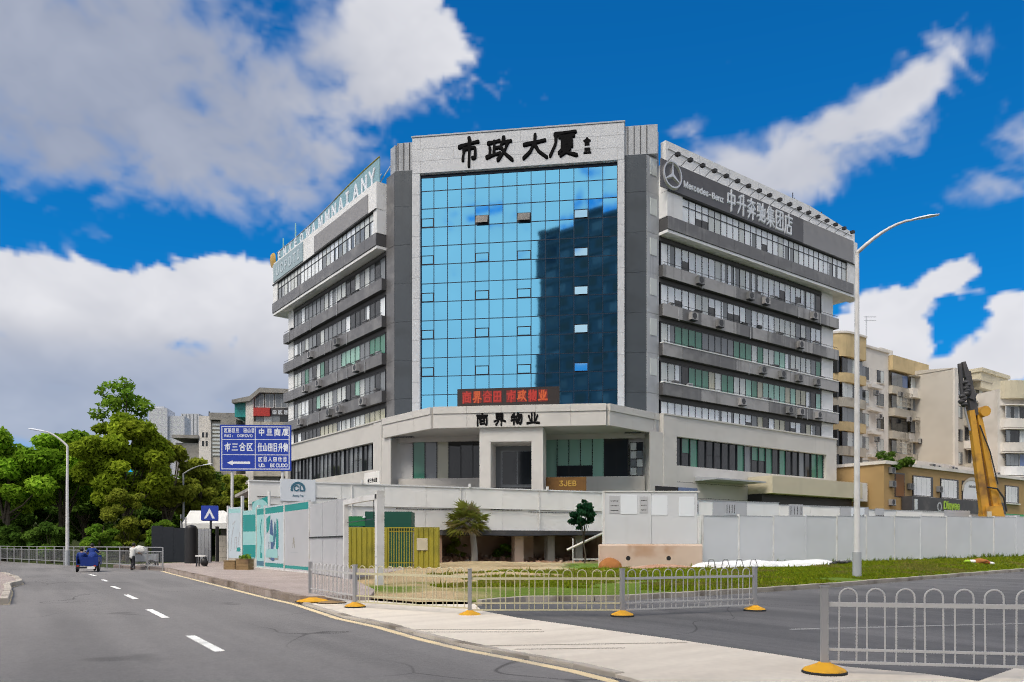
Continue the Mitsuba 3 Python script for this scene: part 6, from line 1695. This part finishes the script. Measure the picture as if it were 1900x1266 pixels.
def person(label, x, y, yaw, pose, shirt, trousers, z0=0.0):
    """a figure from joints in its own frame: x right, y ahead, z up"""
    t = thing('person', label, 'person', None)
    c, s = math.cos(yaw), math.sin(yaw)
    R = np.array([[c, -s, 0, x], [s, c, 0, y], [0, 0, 1, z0], [0, 0, 0, 1.0]])
    J = {k: np.array(v, float) for k, v in pose.items()}
    body = chain([(*J['hip'], .125), (*((J['hip'] + J['chest']) / 2), .13), (*J['chest'], .15), (*J['neck'], .06), (*(J['head'] - (0, 0, .05)), .058)])
    body += chain([(*(J['head'] + (0, -.015, .035)), .098), (*(J['head'] + (0, .03, -.06)), .062)])
    body += [hull(J['head'] + (0, .105, -.01), .012, J['head'] + (0, .085, .03), .010, 8)]                 # nose
    for sg in (-1, 1):
        body += [hull(J['head'] + (sg * .092, -.01, .0), .016, J['head'] + (sg * .09, -.015, -.03), .012, 8)]  # ears
    cloth, leg, hands = [], [], []
    cloth += chain([(*(J['hip'] + (0, 0, -.03)), .15), (*((J['hip'] + J['chest']) / 2), .155), (*J['chest'], .165)])
    for sg, k in ((-1, 'l'), (1, 'r')):
        sh = J['chest'] + np.array([sg * .17, 0, .06])
        el, wr = J['elbow_' + k], J['wrist_' + k]
        body += chain([(*sh, .055), (*el, .043), (*wr, .029)])
        cloth += chain([(*(J['chest'] + (0, 0, .05)), .12), (*sh, .078), (*(sh * .3 + el * .7), .062)])
        hands += hand(wr, wr - el, (-sg, 0, .2))
        hp = J['hip'] + np.array([sg * .09, 0, -.05])
        kn, an = J['knee_' + k], J['ankle_' + k]
        body += chain([(*hp, .085), (*kn, .055), (*an, .038)])
        leg += chain([(*hp, .10), (*kn, .072), (*(an + (kn - an) * .08), .062)])
        leg += chain([(*J['hip'], .14), (*hp, .10)])
        body += chain([(*an, .042), (*(an + (0, .16, -.035)), .032)])
    put = lambda m: (np.asarray(m.vertices) @ R[:3, :3].T + R[:3, 3], m.faces)
    part(t, 'body', put(weld(body + hands, .02)), 'm_skin', smooth=True)
    part(t, 'shirt', put(weld(cloth)), shirt, smooth=True)
    part(t, 'trousers', put(weld(leg)), trousers, smooth=True)
    hh = m3.Manifold.sphere(.112, 20).scale([.98, 1.06, 1.0]).translate([float(v) for v in J['head'] + (0, -.025, .045)])
    hh = hh - m3.Manifold.cube([.4, .2, .3]).translate([float(J['head'][0]) - .2, float(J['head'][1]) + .05, float(J['head'][2]) - .22])
    q = hh.to_mesh()
    part(t, 'hair', put(trimesh.Trimesh(q.vert_properties[:, :3], q.tri_verts)), 'm_hair')
    for sg in (-1, 1):
        eb = MB().blob(J['head'] + (sg * .035, .088, .012), (.014, .008, .010), 1, 0)
        v, f = eb.vf()
        part(t, 'eye', (v @ R[:3, :3].T + R[:3, 3], f), 'm_hair')
        sh_ = MB().blob(J['ankle_' + ('l' if sg < 0 else 'r')] + (0, .07, -.045), (.052, .14, .045), 2, .05)
        v, f = sh_.vf()
        part(t, 'shoe', (v @ R[:3, :3].T + R[:3, 3], f), 'm_clothdark', smooth=True)
    return t


# the walker and the handcart
wx, wy = X(245, 48), 48.0
person('person with dark hair, white shirt and dark trousers pushing a grey handcart along the road', wx, wy, -.25,
       dict(hip=(0, 0, .86), chest=(0, .10, 1.24), neck=(0, .13, 1.42), head=(0, .17, 1.53), elbow_l=(-.30, .22, 1.06), elbow_r=(.30, .22, 1.06), wrist_l=(-.24, .46, 1.0), wrist_r=(.24, .46, 1.0),
            knee_l=(-.11, .16, .47), ankle_l=(-.11, .08, .10), knee_r=(.11, .02, .46), ankle_r=(.11, -.22, .13)), 'm_clothwhite', 'm_clothdark')
FCt = Fr((wx + .12, wy + .50), (.97, .26), (-.26, .97))
t = thing('handcart', 'grey two wheeled handcart with a white rounded load pushed by the person in white', 'cart')
part(t, 'tray', MB().box(FCt, -.35, 1.05, .0, .75, .52, .98), 'm_metal')
part(t, 'load', MB().blob(FCt.p(.05, .35, 1.2), (.45, .36, .30), 3, .12, 5), 'm_clothwhite', smooth=True)
part(t, 'handle', MB().tube([FCt.p(-.3, .0, .9), FCt.p(-.32, -.02, 1.0), FCt.p(.2, -.02, 1.0), FCt.p(.2, .0, .9)], .02, 6), 'm_frame')
for u, n in ((.75, -.05), (.75, .8)):
    wd = mi.ScalarTransform4f(FCt.mat(u, n, .3))
    k_ = part(t, 'wheel', MB().lathe([(.22, -.02), (.30, -.03), (.30, .03), (.22, .02)], (0, 0, 0), 20), 'm_rubber', smooth=40)
    scene[k_]['to_world'] = wd
    sp = MB()
    for j in range(6):
        a = j * math.pi / 6
        sp.tube([(.23 * math.cos(a), .23 * math.sin(a), 0), (-.23 * math.cos(a), -.23 * math.sin(a), 0)], .010, 4)
    k2 = part(k_, 'spokes', sp, 'm_galv')
    scene[k2]['to_world'] = wd
part(t, 'leg', MB().tube([FCt.p(-.25, .35, .52), FCt.p(-.28, .35, .02)], .03, 6), 'm_frame')
# the blue cargo tricycle and its two riders, seen from behind
tx, ty = X(160, 44.6), 44.6
FV = Fr((tx, ty), (.95, .32), (-.32, .95))
t = thing('cargo_tricycle', 'blue three wheeled cargo cycle seen from behind on the far bend of the road', 'tricycle')
bd = part(t, 'cargo_bed', MB().box(FV, -.52, .60, .02, 1.25, .42, .47), 'm_vanblue')
part(bd, 'tailboard', MB().box(FV, -.30, .60, .0, .04, .36, .86), 'm_vanblue')
for u in (-.52, .56):
    part(bd, 'sideboard', MB().box(FV, u, u + .04, .04, 1.25, .47, .86), 'm_vanblue')
part(bd, 'headboard', MB().box(FV, -.5, .58, 1.21, 1.25, .47, .95), 'm_vanblue')
part(t, 'bumper', MB().box(FV, -.5, .58, -.06, .02, .22, .30), 'm_frame')
part(t, 'plate', MB().box(FV, .05, .45, -.085, -.062, .18, .33), 'm_hoardwhite')
for u in (-.42, .45):
    part(t, 'tail_light', MB().box(FV, u - .06, u + .06, -.08, -.062, .32, .40), 'm_red')
part(t, 'frame_tube', MB().tube([FV.p(.04, .1, .34), FV.p(.04, 1.4, .34), FV.p(.04, 2.0, .62), FV.p(.04, 2.25, .95)], .035, 8), 'm_frame')
part(t, 'handlebar', MB().tube([FV.p(-.32, 2.05, 1.02), FV.p(.04, 2.25, .98), FV.p(.40, 2.05, 1.02)], .018, 6), 'm_frame')
part(t, 'fork', MB().tube([FV.p(.04, 2.25, .95), FV.p(.04, 2.45, .28)], .03, 6), 'm_frame')
part(t, 'saddle', MB().box(FV, -.12, .20, 1.28, 1.66, .66, .74), 'm_black')
part(t, 'saddle_post', MB().box(FV, .0, .08, 1.42, 1.5, .34, .66), 'm_frame')
for u, n in ((-.50, .35), (.58, .35), (.04, 2.45)):
    fw = Fr(FV.p(u, n, 0)[:2], FV.n, FV.d)
    k_ = part(t, 'wheel', MB().lathe([(.20, -.045), (.27, -.05), (.28, 0), (.27, .05), (.20, .045)], (0, 0, 0), 20), 'm_rubber', smooth=40)
    scene[k_]['to_world'] = mi.ScalarTransform4f(fw.mat(0, 0, .28))
    k2 = part(k_, 'hub', MB().lathe([(.20, -.02), (.05, -.04), (.0, -.04)], (0, 0, 0), 14).lathe([(.20, .02), (.05, .04), (0, .04)], (0, 0, 0), 14), 'm_galv')
    scene[k2]['to_world'] = mi.ScalarTransform4f(fw.mat(0, 0, .28))
yw = math.atan2(FV.d[1], FV.d[0])
q = FV.p(.04, 1.45, 0)
person('person in a blue jacket riding the cargo tricycle, hands on the handlebar', q[0], q[1], yw,
       dict(hip=(0, 0, .86), chest=(0, .12, 1.22), neck=(0, .15, 1.38), head=(0, .17, 1.50), elbow_l=(-.34, .26, 1.08), elbow_r=(.34, .26, 1.08), wrist_l=(-.33, .53, 1.06), wrist_r=(.33, .53, 1.06),
            knee_l=(-.20, .38, .72), ankle_l=(-.17, .30, .40), knee_r=(.20, .38, .72), ankle_r=(.17, .30, .40)), 'm_clothblue', 'm_clothdark')
q = FV.p(-.28, .32, 0)
person('second person in blue sitting in the bed of the cargo tricycle with legs inside', q[0], q[1], yw,
       dict(hip=(0, 0, .62), chest=(0, -.03, .98), neck=(0, -.02, 1.14), head=(0, .0, 1.26), elbow_l=(-.27, .10, .80), elbow_r=(.27, .10, .80), wrist_l=(-.20, .30, .72), wrist_r=(.20, .30, .72),
            knee_l=(-.12, .40, .72), ankle_l=(-.12, .50, .57), knee_r=(.12, .40, .72), ankle_r=(.12, .50, .57)), 'm_clothblue', 'm_clothdark')
t = thing('sack', 'blue bundle heaped in the right side of the tricycle bed', 'bundle')
part(t, 'bundle', MB().blob(FV.p(.26, .5, .80), (.28, .36, .32), 3, .2, 9), 'm_clothblue', smooth=True)
